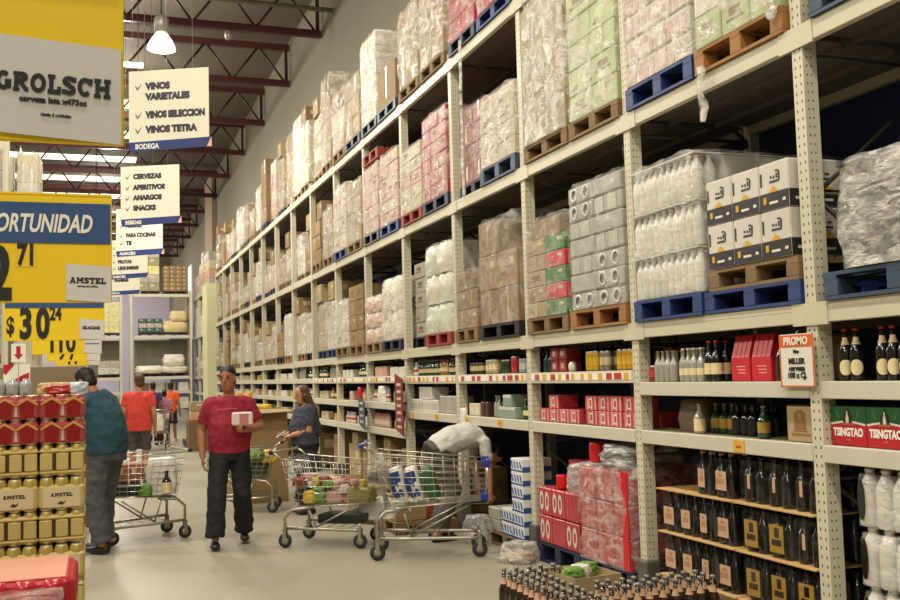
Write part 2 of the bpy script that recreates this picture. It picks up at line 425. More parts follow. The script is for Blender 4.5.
# ------------------------------------------------------------------ wrapped loads
CM = {}
CLAB = pm('carton_label', '#c9b896', .6, 0, .06)
LABC = pm('carton_print', '#7d6238', .6, 0, .1)
def carton(dx, dy, dz, mat, v=0, band=None):
    key = (round(dx, 2), round(dy, 2), round(dz, 2), mat.name, v, band.name if band else '')
    if key in CM: return CM[key]
    g = .004; b = MB().box(g, g, 0, dx-g, dy-g, dz-.003, 0, .008)
    b.box(.002, dy*.5-.025, dz*.2, .0035, dy*.5+.025, dz*.99, 1) if v % 3 == 0 else None
    b.box(g+.01, dy*.5-.025, dz-.003, dx-g-.01, dy*.5+.025, dz-.002, 1)
    if v % 3 == 1:
        b.box(.0015, dy*.14, dz*.60, .0038, dy*.36, dz*.80, 2); b.box(.0015, dy*.6, dz*.2, .0038, dy*.86, dz*.27, 3); b.box(.0015, dy*.6, dz*.33, .0038, dy*.8, dz*.38, 3)
        b.box(dx*.2, .0015, dz*.5, dx*.5, .0038, dz*.78, 2)
    if v % 3 == 2:
        b.box(.0015, dy*.2, dz*.35, .0038, dy*.8, dz*.42, 3); b.box(.0015, dy*.3, dz*.5, .0038, dy*.7, dz*.72, 3)
    if band:
        b.box(.001, .003, dz*.02, .0045, dy-.003, dz*.38, 4); b.box(.003, .001, dz*.02, dx-.003, .0045, dz*.38, 4)
    CM[key] = b.mesh('carton', [mat, TAPE, CLAB, LABC] + ([band] if band else [])); return CM[key]

def shell_mesh(seed, bulge=.012, amp=.016, n=10, hn=10, round_=.07):
    """unit wrap: closed sides with folds, a sagging creased top"""
    r = random.Random(seed); off = Vector((r.uniform(0, 99), r.uniform(0, 99), r.uniform(0, 99)))
    ring = []
    for side in range(4):
        for i in range(n):
            t = i/n-.5; ring.append([(-.5, -t), (t, -.5), (.5, t), (-t, .5)][(0, 1, 2, 3)[side]])
    P = []
    for x, y in ring:
        q = Vector((x, y)); c = Vector((max(-.5+round_, min(.5-round_, x)), max(-.5+round_, min(.5-round_, y)))); d = q-c
        if d.length > round_: q = c+d.normalized()*round_
        P.append(q)
    vs = []; fs = []; N = len(P)
    for j in range(hn+1):
        z = j/hn
        for q in P:
            nz = noise.noise(Vector((q.x*4, q.y*4, z*5))+off)*amp + noise.noise(Vector((q.x*11, q.y*11, z*13))+off)*amp*.6
            k = 1+bulge*math.sin(PI*z)+2*nz - (.04 if j == hn else 0); vs.append((q.x*k, q.y*k, z + (noise.noise(q.to_3d()*6+off)*.02 if j == hn else 0)))
    for j in range(hn):
        for i in range(N):
            i2 = (i+1) % N; fs.append((j*N+i2, j*N+i, (j+1)*N+i, (j+1)*N+i2))
    base = hn*N
    for rr in (.7, .35):
        st = len(vs)
        for q in P: vs.append((q.x*rr, q.y*rr, 1.0 + noise.noise(Vector((q.x*rr*5, q.y*rr*5, 3))+off)*.05))
        for i in range(N):
            i2 = (i+1) % N; fs.append((base+i2, base+i, st+i, st+i2))
        base = st
    fs.append(tuple(base+i for i in range(N))[::-1])
    return vs, fs
SH = {}
def shell(v, mat):
    if (v, mat.name) not in SH:
        b = MB(); vs, fs = shell_mesh(v*13+5); b.add(vs, fs, 0, True); SH[v, mat.name] = b.mesh('stretch_film', mat)
    return SH[v, mat.name]
def lump(seed, amp=.06, round_=.22, n=8, hn=8, taper=.12):
    b = MB(); vs, fs = shell_mesh(seed, .10, amp, n, hn, round_)
    vs = [(x*(1-taper*max(0, z-.3)), y*(1-taper*max(0, z-.3)), z) for x, y, z in vs]
    return b.add(vs, fs, 0, True)
LV = {5.24: 'the top level', 3.61: 'the middle level', 2.03: 'the lowest level', 0: 'the floor'}
def spot(k, slot): return ('near' if slot == 'n' else 'far') + ' half of %s bay' % bayname(k)
PCOL = {}
def fill(t, w, d, hgt, nx, ny, nz, mats, seed, band=None, name='carton', skipback=False):
    r = random.Random(seed); dx, dy, dz = d/nx, w/ny, hgt/nz
    for c in range(nz):
        mt = mats[c % len(mats)] if isinstance(mats, list) else mats
        for i in range(nx):
            for j in range(ny):
                if c == nz-1 and r.random() < .12 and nz > 2 and ny > 1: continue
                me = carton(dx, dy, dz, mt, r.randrange(3), band)
                ob(name, me, t, (i*dx+r.uniform(0, .012), j*dy+r.uniform(-.002, .002), c*dz), (0, 0, 0))
WRAPN = {'stretch_film': 'clear'}
def load(k, slot, z, y0, w, hgt, desc, mats, n=(2, 2, 4), film=FILM, pal=(WOODP, 'plain wooden'), d=.98, seed=0, top=None, name='carton', cat='load', band=None, palh=.14, x=None, builder=None, pparts=None, lw=None):
    x = XF-.03 if x is None else x
    if z > 0:
        lo, hi = yU(k)+.010, yU(k+1)-PW-.010; hi0 = min(hi, y0+w); y0 = max(lo, y0); w = hi0-y0
    lv = LV[z if z in LV else 0]
    where = '%s, %s' % (lv, spot(k, slot)) if z != 0 else spot(k, slot)+ ' floor'
    where = where.replace('the ', '', 1) if z != 0 else where
    if pal:
        pl = '%s pallet on %s' % (pal[1], where) if z != 0 else '%s pallet in %s' % (pal[1], where)
        pallet(x, y0, z+.001, pal[0], pal[1], pl, 'pallets on ' + lv, w, 1.0, palh, k <= 2 if pparts is None else pparts)
        zb = z+.002+palh
    else: zb = z+.002
    t = thing('wrapped_load', '%s on %s' % (desc, where) if z else '%s in %s' % (desc, where), cat, (x, y0+.018, zb), 0, 'wrapped loads on ' + lv); w = (lw or w)-.036
    if builder: builder(t, w, d, hgt, seed)
    else: fill(t, w, d, hgt, *n, mats, seed, band, name)
    if film:
        fm = film if isinstance(film, list) else [film]
        for q, f in enumerate(fm):
            ob('stretch_film', shell((seed+q) % 6, f), t, (d/2, w/2, .004), (0, 0, 0), (d+.03, w+.012, hgt+.015))
    return t, zb+hgt
# product packs used as load layers
REDPK = pm('red_beer_pack', '#a62c36', .4, 0, .15, 6, 0, .12); PINKPK = pm('pinkish_pack', '#c49a86', .5, 0, .15, 6, 0, .12)
CREAMPK = pm('cream_pack', '#c9bb9c', .55, 0, .1, 6, 0, .08); GREENPK = pm('pale_green_pack', '#afba88', .5, 0, .12, 6, 0, .1)
GREYPK = pm('grey_pack', '#a9a498', .45, 0, .2, 9, .05, .1); DARKPK = pm('dark_bottle_pack', '#3b3530', .3, 0, .25, 9, 0, .1)
WHITEPK = pm('white_pack', '#d2cdc1', .5, 0, .1, 6, 0, .05); REDDK = pm('dull_red_pack', '#8c2b2e', .5, 0, .15, 6, 0, .1)
GREENC = pm('leaf_green_card', '#3f7a3a', .5, 0, .1); REDC = pm('bright_red_card', '#c8323a', .5, 0, .1); BLACKC = pm('black_card', '#211f26', .45, 0, .1)
YELC = pm('gold_yellow_print', '#d8a321', .5, 0, .1)
# ------------------------------------------------------------------ bottles and cans
GLB = pm('brown_bottle_glass', '#2a1a10', .12, 0, .2, 8, 0, 0, .7); GLD = pm('dark_bottle_glass', '#15130f', .12, 0, .2, 8, 0, 0, .7)
GLG = pm('green_bottle_glass', '#23402a', .12, 0, .2, 8, 0, 0, .7); GLA = pm('amber_bottle', '#9a6a1e', .2, 0, .2, 8, 0, 0, .6)
GLC = pm('clear_bottle', '#9c9a8c', .12, 0, .2, 8, 0, 0, .8); GLR = pm('red_bottle', '#962b26', .2, 0, .2, 8, 0, 0, .6)
PETW = pm('frosted_clear_bottle', '#d9d6cc', .22, 0, .12, 14, .15, .05, .7); PETG = pm('grey_clear_bottle', '#b9b7ae', .2, 0, .15, 14, .15, .05, .7)
LABP = pm('salmon_label', '#c79f80', .6, 0, .12, 30); LABCR = pm('cream_label', '#e2cfa0', .55, 0, .1, 20); LABG = pm('gold_label', '#a8863a', .4, .2, .25, 40)
CAPS = pm('silver_cap', '#98958b', .35, .5, .2); CAPR = pm('red_cap', '#a3261f', .4, .1, .1); CAPW = pm('white_cap', '#e8e6de', .4, 0, .05); CAPB = pm('black_cap', '#1a1a1a', .4, 0, .1)
PACKF = film_mat('shrink_film', '#f2efe6', .26, .2, 3.)
DARKF = film_mat('dark_pack_film', '#b5b2aa', .035, .15, 3.)
BK = {}
def bottle_meshes(key, hh, r, glass, label, cap, lab=(.12, .48), neck=None, n=10, pet=False):
    if key in BK: return BK[key]
    rn = r*.36
    pr = [(r*.9, 0), (r, .012), (r, hh*.52), (r*.95, hh*.57), (r*.62, hh*.68), (rn*1.1, hh*.76), (rn, hh*.95)]
    if pet: pr = [(r*.86, 0), (r, .015), (r, hh*.30), (r*.95, hh*.34), (r, hh*.38), (r, hh*.64), (r*.84, hh*.76), (r*.5, hh*.87), (rn, hh*.95)]
    body = MB().lathe(pr, n=n).mesh('bottle', glass)
    lb = MB().lathe([(r+.0008, hh*lab[0]), (r+.0008, hh*lab[1])], n=n, cap=False).mesh('label', label) if label else None
    cp = MB().lathe([(rn*1.25, hh*.94), (rn*1.25, hh), (rn*1.05, hh*1.005)], n=n).mesh('cap', cap)
    nk = MB().lathe([(r*.64, hh*.685), (rn*1.12, hh*.77), (rn*1.06, hh*.83)], n=n, cap=False).mesh('neck_label', neck) if neck else None
    one = MB().lathe([(a, b, 0) for a, b in pr[:-1]] + [(rn, hh*.94, 2), (rn*1.25, hh*.945, 2), (rn*1.25, hh, 2)], n=n)
    if label: one.lathe([(r+.0008, hh*lab[0], 1), (r+.0008, hh*lab[1], 1)], n=n, cap=False)
    if neck: one.lathe([(r*.64, hh*.685, 3), (rn*1.12, hh*.77, 3), (rn*1.06, hh*.83, 3)], n=n, cap=False)
    BK[key] = (body, lb, cp, nk, one.mesh('bottle', [glass, label or glass, cap, neck or glass])); return BK[key]
def bottle(B, loc, parent=None, label=None, group=None, parts=False, rz=0, cat='bottle', name='bottle'):
    if not parts:
        o = ob(name, B[4], parent, loc, (0, 0, rz))
    else:
        o = ob(name, B[0], parent, loc, (0, 0, rz))
        for nm, me in zip(('label', 'cap', 'neck_label'), B[1:4]):
            if me: ob(nm, me, o)
    if not parent: tag(o, label, cat, group)
    return o
def can_mesh(key, hh, r, mats, n=10):
    if key in BK: return BK[key]
    a, b, c = mats   # body, band, lid
    BK[key] = MB().lathe([(r*.8, 0, 2), (r, .01, 0), (r, hh*.3, 1), (r, hh*.7, 0), (r, hh*.9, 2), (r*.82, hh*.99, 2), (r*.8, hh, 2)], n=n).mesh('can', [a, b, c]); return BK[key]
B_BEER = bottle_meshes('beer', .285, .038, GLD, LABCR, CAPR, (.10, .40), LABCR, 14)
def oval_label(r, zc, hh, half, mat):
    b = MB(); vs = []; fs = []
    for q in range(5):
        for a in range(20):
            t = 2*PI*a/20; k = q/4; th = half*k*math.cos(t); vs.append((r*math.cos(th), r*math.sin(th), zc+hh*k*math.sin(t)))
    for q in range(4):
        for a in range(20): fs.append((q*20+a, q*20+(a+1) % 20, (q+1)*20+(a+1) % 20, (q+1)*20+a))
    return b.add(vs, fs, 0, True).mesh('label', mat)
B_BEER = (B_BEER[0], oval_label(.0388, .072, .042, .95, LABCR), B_BEER[2], B_BEER[3], B_BEER[4])
B_DISP = bottle_meshes('disp', .30, .037, GLB, LABP, CAPS, (.10, .30), LABP, 10)
B_FER = bottle_meshes('fer', .285, .040, GLD, None, LABP)
B_FER2 = bottle_meshes('fer2', .285, .044, GLD, None, CAPB)
B_WINE = bottle_meshes('wine', .27, .036, GLD, LABCR, CAPR, (.18, .45)); B_CLR = bottle_meshes('clr', .22, .032, GLC, None, CAPS)
B_CLR2 = bottle_meshes('clr2', .23, .032, GLC, LABCR, CAPW, (.2, .4)); B_GRN = bottle_meshes('grn', .19, .032, GLG, LABCR, CAPS, (.2, .45)); B_AMB = bottle_meshes('amb', .19, .034, GLA, LABCR, CAPR, (.25, .5))
B_CHAMP = bottle_meshes('champ', .20, .04, GLG, LABG, CAPS, (.18, .5)); B_PETW = bottle_meshes('petw', .32, .0465, PETW, None, CAPW, pet=True); B_PETG = bottle_meshes('petg', .30, .058, PETW, None, CAPW, n=12, pet=True)
B_WHT = bottle_meshes('wht', .17, .035, WHITEPK, REDC, CAPW, (.3, .5)); B_PNK = bottle_meshes('pnk', .2, .034, PINKPK, CREAMPK, CAPR, (.2, .5)); B_NAVY = bottle_meshes('navy', .26, .04, pm('navy_bottle', '#1c2638', .15, 0, .2), None, CAPS)

# ---- builders for loads of other goods
def build_pet(B, rows, cols, tiers, tint):
    def f(t, w, d, hgt, seed):
        dz = hgt/tiers; dy = w/cols
        for c in range(tiers):
            for i in range(rows):
                for j in range(cols): ob('bottle', B[4], t, (.05+i*.095, dy*(j+.5), c*dz), (0, 0, 0), (dy/.092, dy/.092, (dz-.02)/(.32 if B is B_PETW else .29 if B is B_PETG else .285)))
            ob('layer_sheet', MB().box(0, 0, (c+1)*dz-.016, d, w, (c+1)*dz-.008).mesh('layer_sheet', tint), t)
        ob('bottle_core', MB().box(.05+rows*.095, .01, 0, d-.01, w-.01, hgt-.02).mesh('bottle_core', tint), t)
    return f
RINGM = pm('pale_can_end', '#cfccc0', .35, .4, .1)
def build_ring(t, w, d, hgt, seed):
    r = random.Random(seed); nz = 7; dz = hgt/nz
    for c in range(nz):
        for j in range(2):
            b = MB(); dy = w/2; b.box(.004, .004, .002, d-.004, dy-.004, dz-.004, 0, .012)
            for q in range(2):
                cy = dy*(.27+.46*q); b.X = Matrix.Translation((.003, cy, dz*.5)) @ Matrix.Rotation(-PI/2, 4, 'Y')
                if (c*5+j*3) % 7 in (0, 3, 5):
                    b.lathe([(dz*.40, 0, 1), (dz*.40, .006, 1), (dz*.27, .006, 2), (dz*.27, .003, 2)], n=14)
                elif (c+j) % 2:
                    for e in (-.3, -.1, .1, .3): b.box(-dz*.42, e*dy*.36, 0, dz*.42, e*dy*.36+.028, .005, 1)
                b.X = None
            ob('can_pack', b.mesh('can_pack', [GREYPK, RINGM, DARKPK]), t, (r.uniform(0, .01), j*dy, c*dz))
def build_sacks(mats, tiers, cols, rows=2):
    def f(t, w, d, hgt, seed):
        dz = hgt/tiers; dy = w/cols; dx = d/rows
        for c in range(tiers):
            for i in range(rows):
                for j in range(cols):
                    ob('sack', lump(seed*7+c*5+i*3+j, .05).mesh('sack', mats[(c+j) % len(mats)]), t, (dx*(i+.5), dy*(j+.5), c*dz), (0, 0, 0), (dx*.98, dy*.98, dz*1.04))
    return f
SACKG = pm('green_white_sack', '#cfd4bd', .3, 0, .25, 5, .1, .05, .6); SACKP = pm('pink_white_sack', '#d8b7a0', .35, 0, .2, 5, .1, .06, .6); SACKW = pm('white_sack', '#ddd6c5', .35, 0, .15, 5, .1, .05, .6)
def build_mixed(t, w, d, hgt, seed):
    """left half plain tan cartons, near half green and red printed cases, one open tan carton on top"""
    nz = 5; dz = hgt*.8/nz
    for c in range(nz):
        ob('carton', carton(d/2, w*.5, dz, KRAFTL, c % 3), t, (0, w*.5, c*dz)); ob('carton', carton(d/2, w*.5, dz, KRAFTL, (c+1) % 3), t, (d/2, w*.5, c*dz))
        ob('printed_case', carton(d/2, w*.49, dz, REDC if c % 2 else GREENC, 1), t, (0, 0, c*dz)); ob('printed_case', carton(d/2, w*.49, dz, REDC if c % 2 else GREENC, 1), t, (d/2, 0, c*dz))
    b = MB(); e = hgt*.2; b.box(0, 0, 0, .4, w*.72, e-.002, 0, .006); b.box(.1, w*.06, e*.5, .25, .06, e*.8, 1) if False else None
    b.box(.08, -.002, e*.35, .2, .0, e*.7, 1)
    ob('open_carton', b.mesh('open_carton', [KRAFT, INK]), t, (.02, w*.14, hgt*.8))
def build_beercase(t, w, d, hgt, seed):
    """white cases with a black foot band, gold crest and script strokes"""
    nz = 2; dz = hgt/nz; ny = 3; dy = w/ny; dx = d/2
    b = MB(); g = .004
    b.box(g, g, 0, dx-g, dy-g, dz-.003, 0, .008); z1 = dz*.36
    for s in (0, 1):   # the aisle face and the end face
        def q(a0, za, a1, zb, m, e=.0035):
            if s == 0: b.box(e-.002, a0*dy, za*dz, e+.002, a1*dy, zb*dz, m)
            else: b.box(a0*dx, e-.002, za*dz, a1*dx, e+.002, zb*dz, m)
        q(.02, .01, .98, .36, 1, .0035)
        for i in range(4): q(.36+.045*i, .36, .64-.045*i, .40+.03*i, 2, .0030-.0004*i)
        q(.36, .12, .64, .17, 3, .002); q(.74, .14, .84, .28, 2, .002); q(.10, .14, .2, .2, 3, .002); q(.88, .52, .93, .80, 1, .003)
        q(.30, .56, .62, .60, 1, .003); q(.28, .60, .33, .78, 1, .003); q(.36, .64, .40, .74, 1, .003); q(.45, .64, .49, .70, 1, .003); q(.54, .66, .60, .70, 1, .003); q(.33, .78, .42, .81, 1, .003)
    me = b.mesh('beer_case', [WHITEPK, BLACKC, YELC, WHITECARD])
    for c in range(nz):
        for i in range(2):
            for j in range(ny): ob('beer_case', me, t, (i*dx, j*dy, c*dz))
def build_bottle_packs(t, w, d, hgt, seed):
    nz = 7; dz = hgt/nz
    for c in range(nz):
        for j in range(2):
            b = MB(); b.box(.003, .003, .002, d-.003, w/2-.003, dz-.004, 0, .01)
            for q in range(5): b.box(0, .03+q*.085, .01, .003, .085+q*.085, dz*.8, 1)
            ob('shrink_pack', b.mesh('shrink_pack', [WHITEPK, pm('label_scrap', '#c9a7a0', .5)]), t, (rnd.uniform(0, .01), j*w/2, c*dz))

# ------------------------------------------------------------------ the loads, near bays one by one
W_, NV, BL, SL, OR, RD = (WOODP, 'plain wooden'), (NAVYP, 'dark navy plastic'), (BLUEP, 'blue plastic'), (SLATEP, 'slate blue plastic'), (ORANGEW, 'orange wooden'), (REDP, 'red')
# first bay (right edge of the view)
load(-1, 'f', L3, 3.42, 1.03, .57, 'silvery film load of dark bottle packs', None, film=[FILMW, FILMC], pal=SL, seed=1, palh=.15, lw=.90, builder=build_pet(B_FER, 3, 9, 2, DARKPK))
load(-1, 'f', L4, 3.2, 1.25, .8, 'film-wrapped pale packs', CREAMPK, (2, 3, 4), pal=SL, seed=2)
# second bay
load(0, 'n', L4, 4.68, .90, 1.1, 'pale green and white shrink packs under film', [GREENPK, WHITEPK], (2, 3, 5), FILM, OR, seed=3, palh=.16, name='shrink_pack')
load(0, 'f', L4, 5.61, .90, 1.25, 'white shrink packs with dark print under film', WHITEPK, (2, 3, 6), FILMW, BL, seed=4, palh=.16, builder=build_bottle_packs)
pallet(XF-.02, 4.655, L3+.001, BLUEP, 'blue', 'blue plastic pallet carrying a wooden one with white beer cases', 'pallets on the lowest pallet level', .95, 1.0, .14, True)
load(0, 'n', L3, 4.68, .86, .57, 'white, black and gold beer cases', None, film=DARKF, pal=None, seed=5, builder=build_beercase)
for o in list(COL.objects):
    if o.get('label', '').startswith('white, black and gold'): o.location.z = L3+.003+.14+.14; o['label'] = 'white, black and gold beer cases on a wooden pallet above a blue one'
pallet(XF-.02, 4.66, L3+.142, WOODP, 'wooden', 'plain wooden pallet stacked on a blue one under white beer cases', 'pallets on the lowest pallet level', .88, 1.0, .135, True)
load(0, 'f', L3, 5.62, .92, .95, 'clear water bottles in three filmed tiers', None, film=[PACKF], pal=BL, seed=1, palh=.15, builder=build_pet(B_PETW, 2, 10, 3, PETW))
# third bay
load(1, 'n', L4, 6.62, .84, 1.30, 'pale green cartons under film', GREENPK, (2, 2, 6), FILM, W_, seed=3)
load(1, 'f', L4, 7.50, .90, 1.30, 'tall tan load with loose wrap', KRAFTL, (2, 1, 4), [FILMW, FILM], W_, seed=5)
load(1, 'n', L3, 6.62, .93, 1.03, 'grey shrink packs showing round can ends', None, film=FILMC, pal=OR, seed=2, palh=.15, builder=build_ring)
load(1, 'f', L3, 7.60, .84, .88, 'tan cartons with green and red cases', None, film=FILMC, pal=W_, seed=4, builder=build_mixed)
# fourth bay
load(2, 'n', L4, 8.60, .92, .72, 'cream film-wrapped packs', CREAMPK, (2, 2, 4), FILMW, SL, seed=1, palh=.16)
load(2, 'f', L4, 9.56, .80, .85, 'dull red case stack', REDDK, (2, 2, 4), FILMC, NV, seed=2, x=XF+.06)
load(2, 'n', L3, 8.63, 1.02, 1.06, 'big brown cartons stacked three high', KRAFT, (2, 2, 3), FILMC, (DARKP, 'black'), seed=8)
load(2, 'f', L3, 9.72, .70, .62, 'low tan carton stack', KRAFT, (2, 2, 3), FILMC, W_, seed=9)
load(2, 'f', L5, 9.56, .82, .9, 'red drink cases under film', REDPK, (2, 2, 4), FILMK, NV, seed=3)
load(2, 'n', L5, 8.60, .90, .9, 'red and white cases under film', [REDPK, WHITEPK], (2, 2, 4), FILMK, BL, seed=6)
# fifth bay
load(3, 'n', L4, 10.53, .92, 1.02, 'bright red cases under film', REDPK, (2, 3, 6), FILMK, NV, seed=3)
load(3, 'f', L4, 11.50, .88, .82, 'cream and pink cartons under film', [CREAMPK, CREAMPK, PINKPK], (2, 2, 5), FILM, RD, seed=4)
load(3, 'n', L3, 10.56, .90, 1.03, 'green and white sacks in three tiers', None, film=FILMC, pal=RD, seed=3, builder=build_sacks([SACKG, SACKG, SACKW], 3, 2))
load(3, 'f', L3, 11.52, .86, .95, 'dim grey crates of bottles', GREYPK, (2, 2, 5), None, (DARKP, 'black'), seed=5, x=XF+.12)
load(3, 'n', L5, 10.53, .92, 1.2, 'tan film-wrapped cartons', KRAFTL, (2, 2, 4), FILMW, W_, seed=2)
load(3, 'f', L5, 11.50, .88, 1.0, 'crumpled film over tan cartons', KRAFTL, (2, 2, 4), FILMW, W_, seed=1)
# sixth bay
load(4, 'n', L4, 12.50, .90, .98, 'pink and cream packs under film', [PINKPK, CREAMPK], (2, 2, 6), FILMK, BL, seed=5)
load(4, 'f', L4, 13.46, .90, .98, 'tall pinkish load capped by a red pallet', PINKPK, (2, 2, 5), FILM, (DARKP, 'black'), seed=2)
pallet(XF-.02, 13.47, L4+.15+1.03, REDP, 'red', 'red pallet lying on top of a tall pinkish load', 'loose pallets', .82, 1.0, .15)
load(4, 'n', L3, 12.50, .88, .82, 'bulging grey film bundle', None, film=FILMW, pal=NV, seed=6, builder=build_sacks([SACKW], 2, 2, 2))
t, zt = load(4, 'f', L3, 13.44, .94, .66, 'slumped pink sacks under film', None, film=FILM, pal=W_, seed=8, builder=build_sacks([SACKP], 3, 2, 2))
tag(ob('carton', carton(.5, .5, .16, KRAFT, 0), None, (XF+.2, 13.5, zt+.03)), 'flat brown carton lying on slumped pink sacks', 'carton')
load(4, 'n', L5, 12.50, .90, .55, 'single big brown cartons', KRAFT, (1, 1, 1), None, SL, seed=4)
load(4, 'f', L5, 13.46, .90, 1.25, 'white boxed goods in ribbed film', WHITEPK, (2, 2, 6), FILMW, NV, seed=4)
# seventh and eighth bays
load(5, 'n', L4, 14.42, .92, .95, 'tan cartons with white film', KRAFTL, (2, 2, 4), FILM, W_, seed=2)
load(5, 'f', L4, 15.38, .92, 1.05, 'white film tower', CREAMPK, (2, 2, 4), FILMW, BL, seed=3)
load(5, 'n', L3, 14.42, .92, .92, 'brown cartons stacked in steps', KRAFT, (2, 2, 4), None, W_, seed=14)
load(5, 'f', L3, 15.38, .92, .75, 'white plastic-wrapped bundles', WHITEPK, (2, 2, 3), FILMW, W_, seed=5)
load(5, 'n', L5, 14.42, .92, .95, 'tan cartons', KRAFTL, (2, 2, 3), FILM, NV, seed=7)
load(5, 'f', L5, 15.38, .92, 1.0, 'tan and white cartons under film', [KRAFTL, CREAMPK], (2, 2, 3), FILMW, W_, seed=8)
# the far bays
KINDS = [('pale film-wrapped cartons', [KRAFTL], FILM), ('white milky-filmed goods', [WHITEPK], FILMW), ('tan taped cartons', [KRAFT], None), ('cream filmed packs', [CREAMPK], FILMW),
         ('tan and cream cartons', [KRAFTL, CREAMPK], FILM), ('grey filmed packs', [GREYPK], FILMW), ('pinkish filmed packs', [PINKPK, CREAMPK], FILM)]
R3 = random.Random(21)
for k in range(6, 15):
    for z in (L5, L4, L3):
        for s in ('n', 'f'):
            wts = [5, 4, 4, 4, 4, 1, 1] if z != L3 else [3, 8, 1, 5, 2, 2, 1]
            nm, mts, fm = R3.choices(KINDS, wts)[0]
            hh = {L5: R3.uniform(1.05, 1.75) if k < 10 else R3.uniform(.6, 1.2), L4: R3.uniform(.55, 1.15) if k < 9 else R3.uniform(.4, .85), L3: R3.uniform(.38, .85)}[z]
            pal = R3.choice([W_, W_, W_, NV, BL, (DARKP, 'black'), OR])
            y = yU(k) + (.035 if s == 'n' else .965)
            _, zt = load(k, s, z, y+R3.uniform(0, .05), R3.uniform(.72, .81), hh, nm, mts, (1, 2, 4 if hh > .9 else 3), fm, pal, seed=R3.randrange(99), x=XF-.03+R3.uniform(0, .12))
            if R3.random() < .55 and (z != L4 or hh < .85) and (z != L3 or hh < .92) and hh < 1.3:
                tag(ob('carton', carton(.5, .42, .32, R3.choice([KRAFT, KRAFTL]), 1), None, (XF+.02, y+R3.uniform(.02, .4), zt+.035)), 'loose tan carton on top of the load on %s, %s' % (LV[z].replace('the ', ''), spot(k, s)), 'carton', 'loose cartons on loads')
# ------------------------------------------------------------------ goods on the low shelves
def row(me, y0, y1, z, pitch, name, label, cat, group, x0=.06, rows=1, dx=.1, jit=.004, rz=0, skip=0):
    n = max(1, int((y1-y0)/pitch + 1e-6))
    for r in range(rows):
        for i in range(n):
            if skip and rnd.random() < skip: continue
            tag(ob(name, me, None, (XF+x0+r*dx+rnd.uniform(-jit, jit), y0+pitch*(i+.5)+rnd.uniform(-jit, jit), z+.001), (0, 0, rz)), label, cat, group)
def boxmesh(name, dx, dy, dz, mats, extra=None, b=.006):
    m = MB().box(-dx/2, -dy/2+.002, 0, dx/2, dy/2-.002, dz, 0, b)
    if extra: extra(m, dx, dy, dz)
    return m.mesh(name, mats)
def canpack(cols, rows, hh, r, can, shrink, name='can_pack'):
    pass
# shelf z of each bay
z2, z1 = 1.59, 1.24
# first bay: beers and red-and-green six packs
yy = 4.48
for r in range(1):
    yy = 4.53
    while yy > 2.85:
        if r == 0 and rnd.random() < .12: yy -= .1
        bottle(B_BEER, (XF+.08+r*.1+rnd.uniform(-.006, .006), yy, z2+.001), None, 'dark beer bottle with cream labels, shelved above the red and green cartons', 'beer bottles above the green and red cartons', True, -2.42)
        yy -= rnd.choice([.079, .082, .086])
TSR, TSG, TSW = pm('carton_red', '#b3202a', .35, 0, .08), pm('carton_green', '#1f5a30', .4, 0, .2, 20), pm('carton_white', '#efe9dd', .4, 0, .04)
ts = MB(); w, hh, dp = .268, .215, .18
ts.box(0, -w/2, 0, dp, w/2, hh*.56, 0, .003); ts.box(.0005, -w/2, hh*.56, dp, w/2, hh, 1, .003)
for i in range(12):
    a = -w/2+.004+(w-.008)*i/12; b2 = a+(w-.008)/12; zz = hh*.56 + .014*abs(math.sin(PI*(i+.5)/12)) - .004
    ts.box(-.0012, a, zz-.006, .0005, b2, zz+.005, 2)
def tri(m, pts, e, mi):   # flat badge on the aisle face, (y, z) outline
    n = len(pts); m.add([(-e, y, z) for y, z in pts]+[(.001, y, z) for y, z in pts], [tuple(range(n))[::-1]]+[(i, (i+1) % n, n+(i+1) % n, n+i) for i in range(n)], mi)
tri(ts, [(-.034, .118), (-.026, .165), (0, .205), (.026, .165), (.034, .118)][::-1], .0026, 3)
tri(ts, [(-.011, .125), (-.011, .15), (-.004, .17), (-.004, .188), (.004, .188), (.004, .17), (.011, .15), (.011, .125)][::-1], .004, 2)
tri(ts, [(-.05, .112), (-.03, .124), (.03, .124), (.05, .112)][::-1], .0034, 4)
for q in (-1, 1): tri(ts, [(q*.055, .14), (q*.075, .185), (q*.09, .20), (q*.08, .16)][::-q], .001, 5)
tsm = ts.mesh('beer_carton', [TSR, TSG, TSW, pm('carton_badge', '#33221c', .4), pm('carton_gold', '#c0622c', .4), pm('carton_leaf', '#3c7d3c', .5)])
tst = text_mesh('TSINGTAO', .060, TSW, .0026, sx=.76, ext=.0006); tst2 = text_mesh('- 1903 -', .018, pm('orange_print', '#d9682c', .4), .0005, ext=.0006)
for i in range(6):
    o = tag(ob('beer_carton', tsm, None, (XF+.05, 4.548-w/2-i*(w+.004), z1+.001)), 'red and green six-pack beer carton on the low shelf by the first post', 'carton', 'red and green beer cartons')
    ob('lettering', tst, o, (-.0018, 0, .072), AISLE); ob('lettering', tst2, o, (-.0018, 0, .032), AISLE)
tst = None
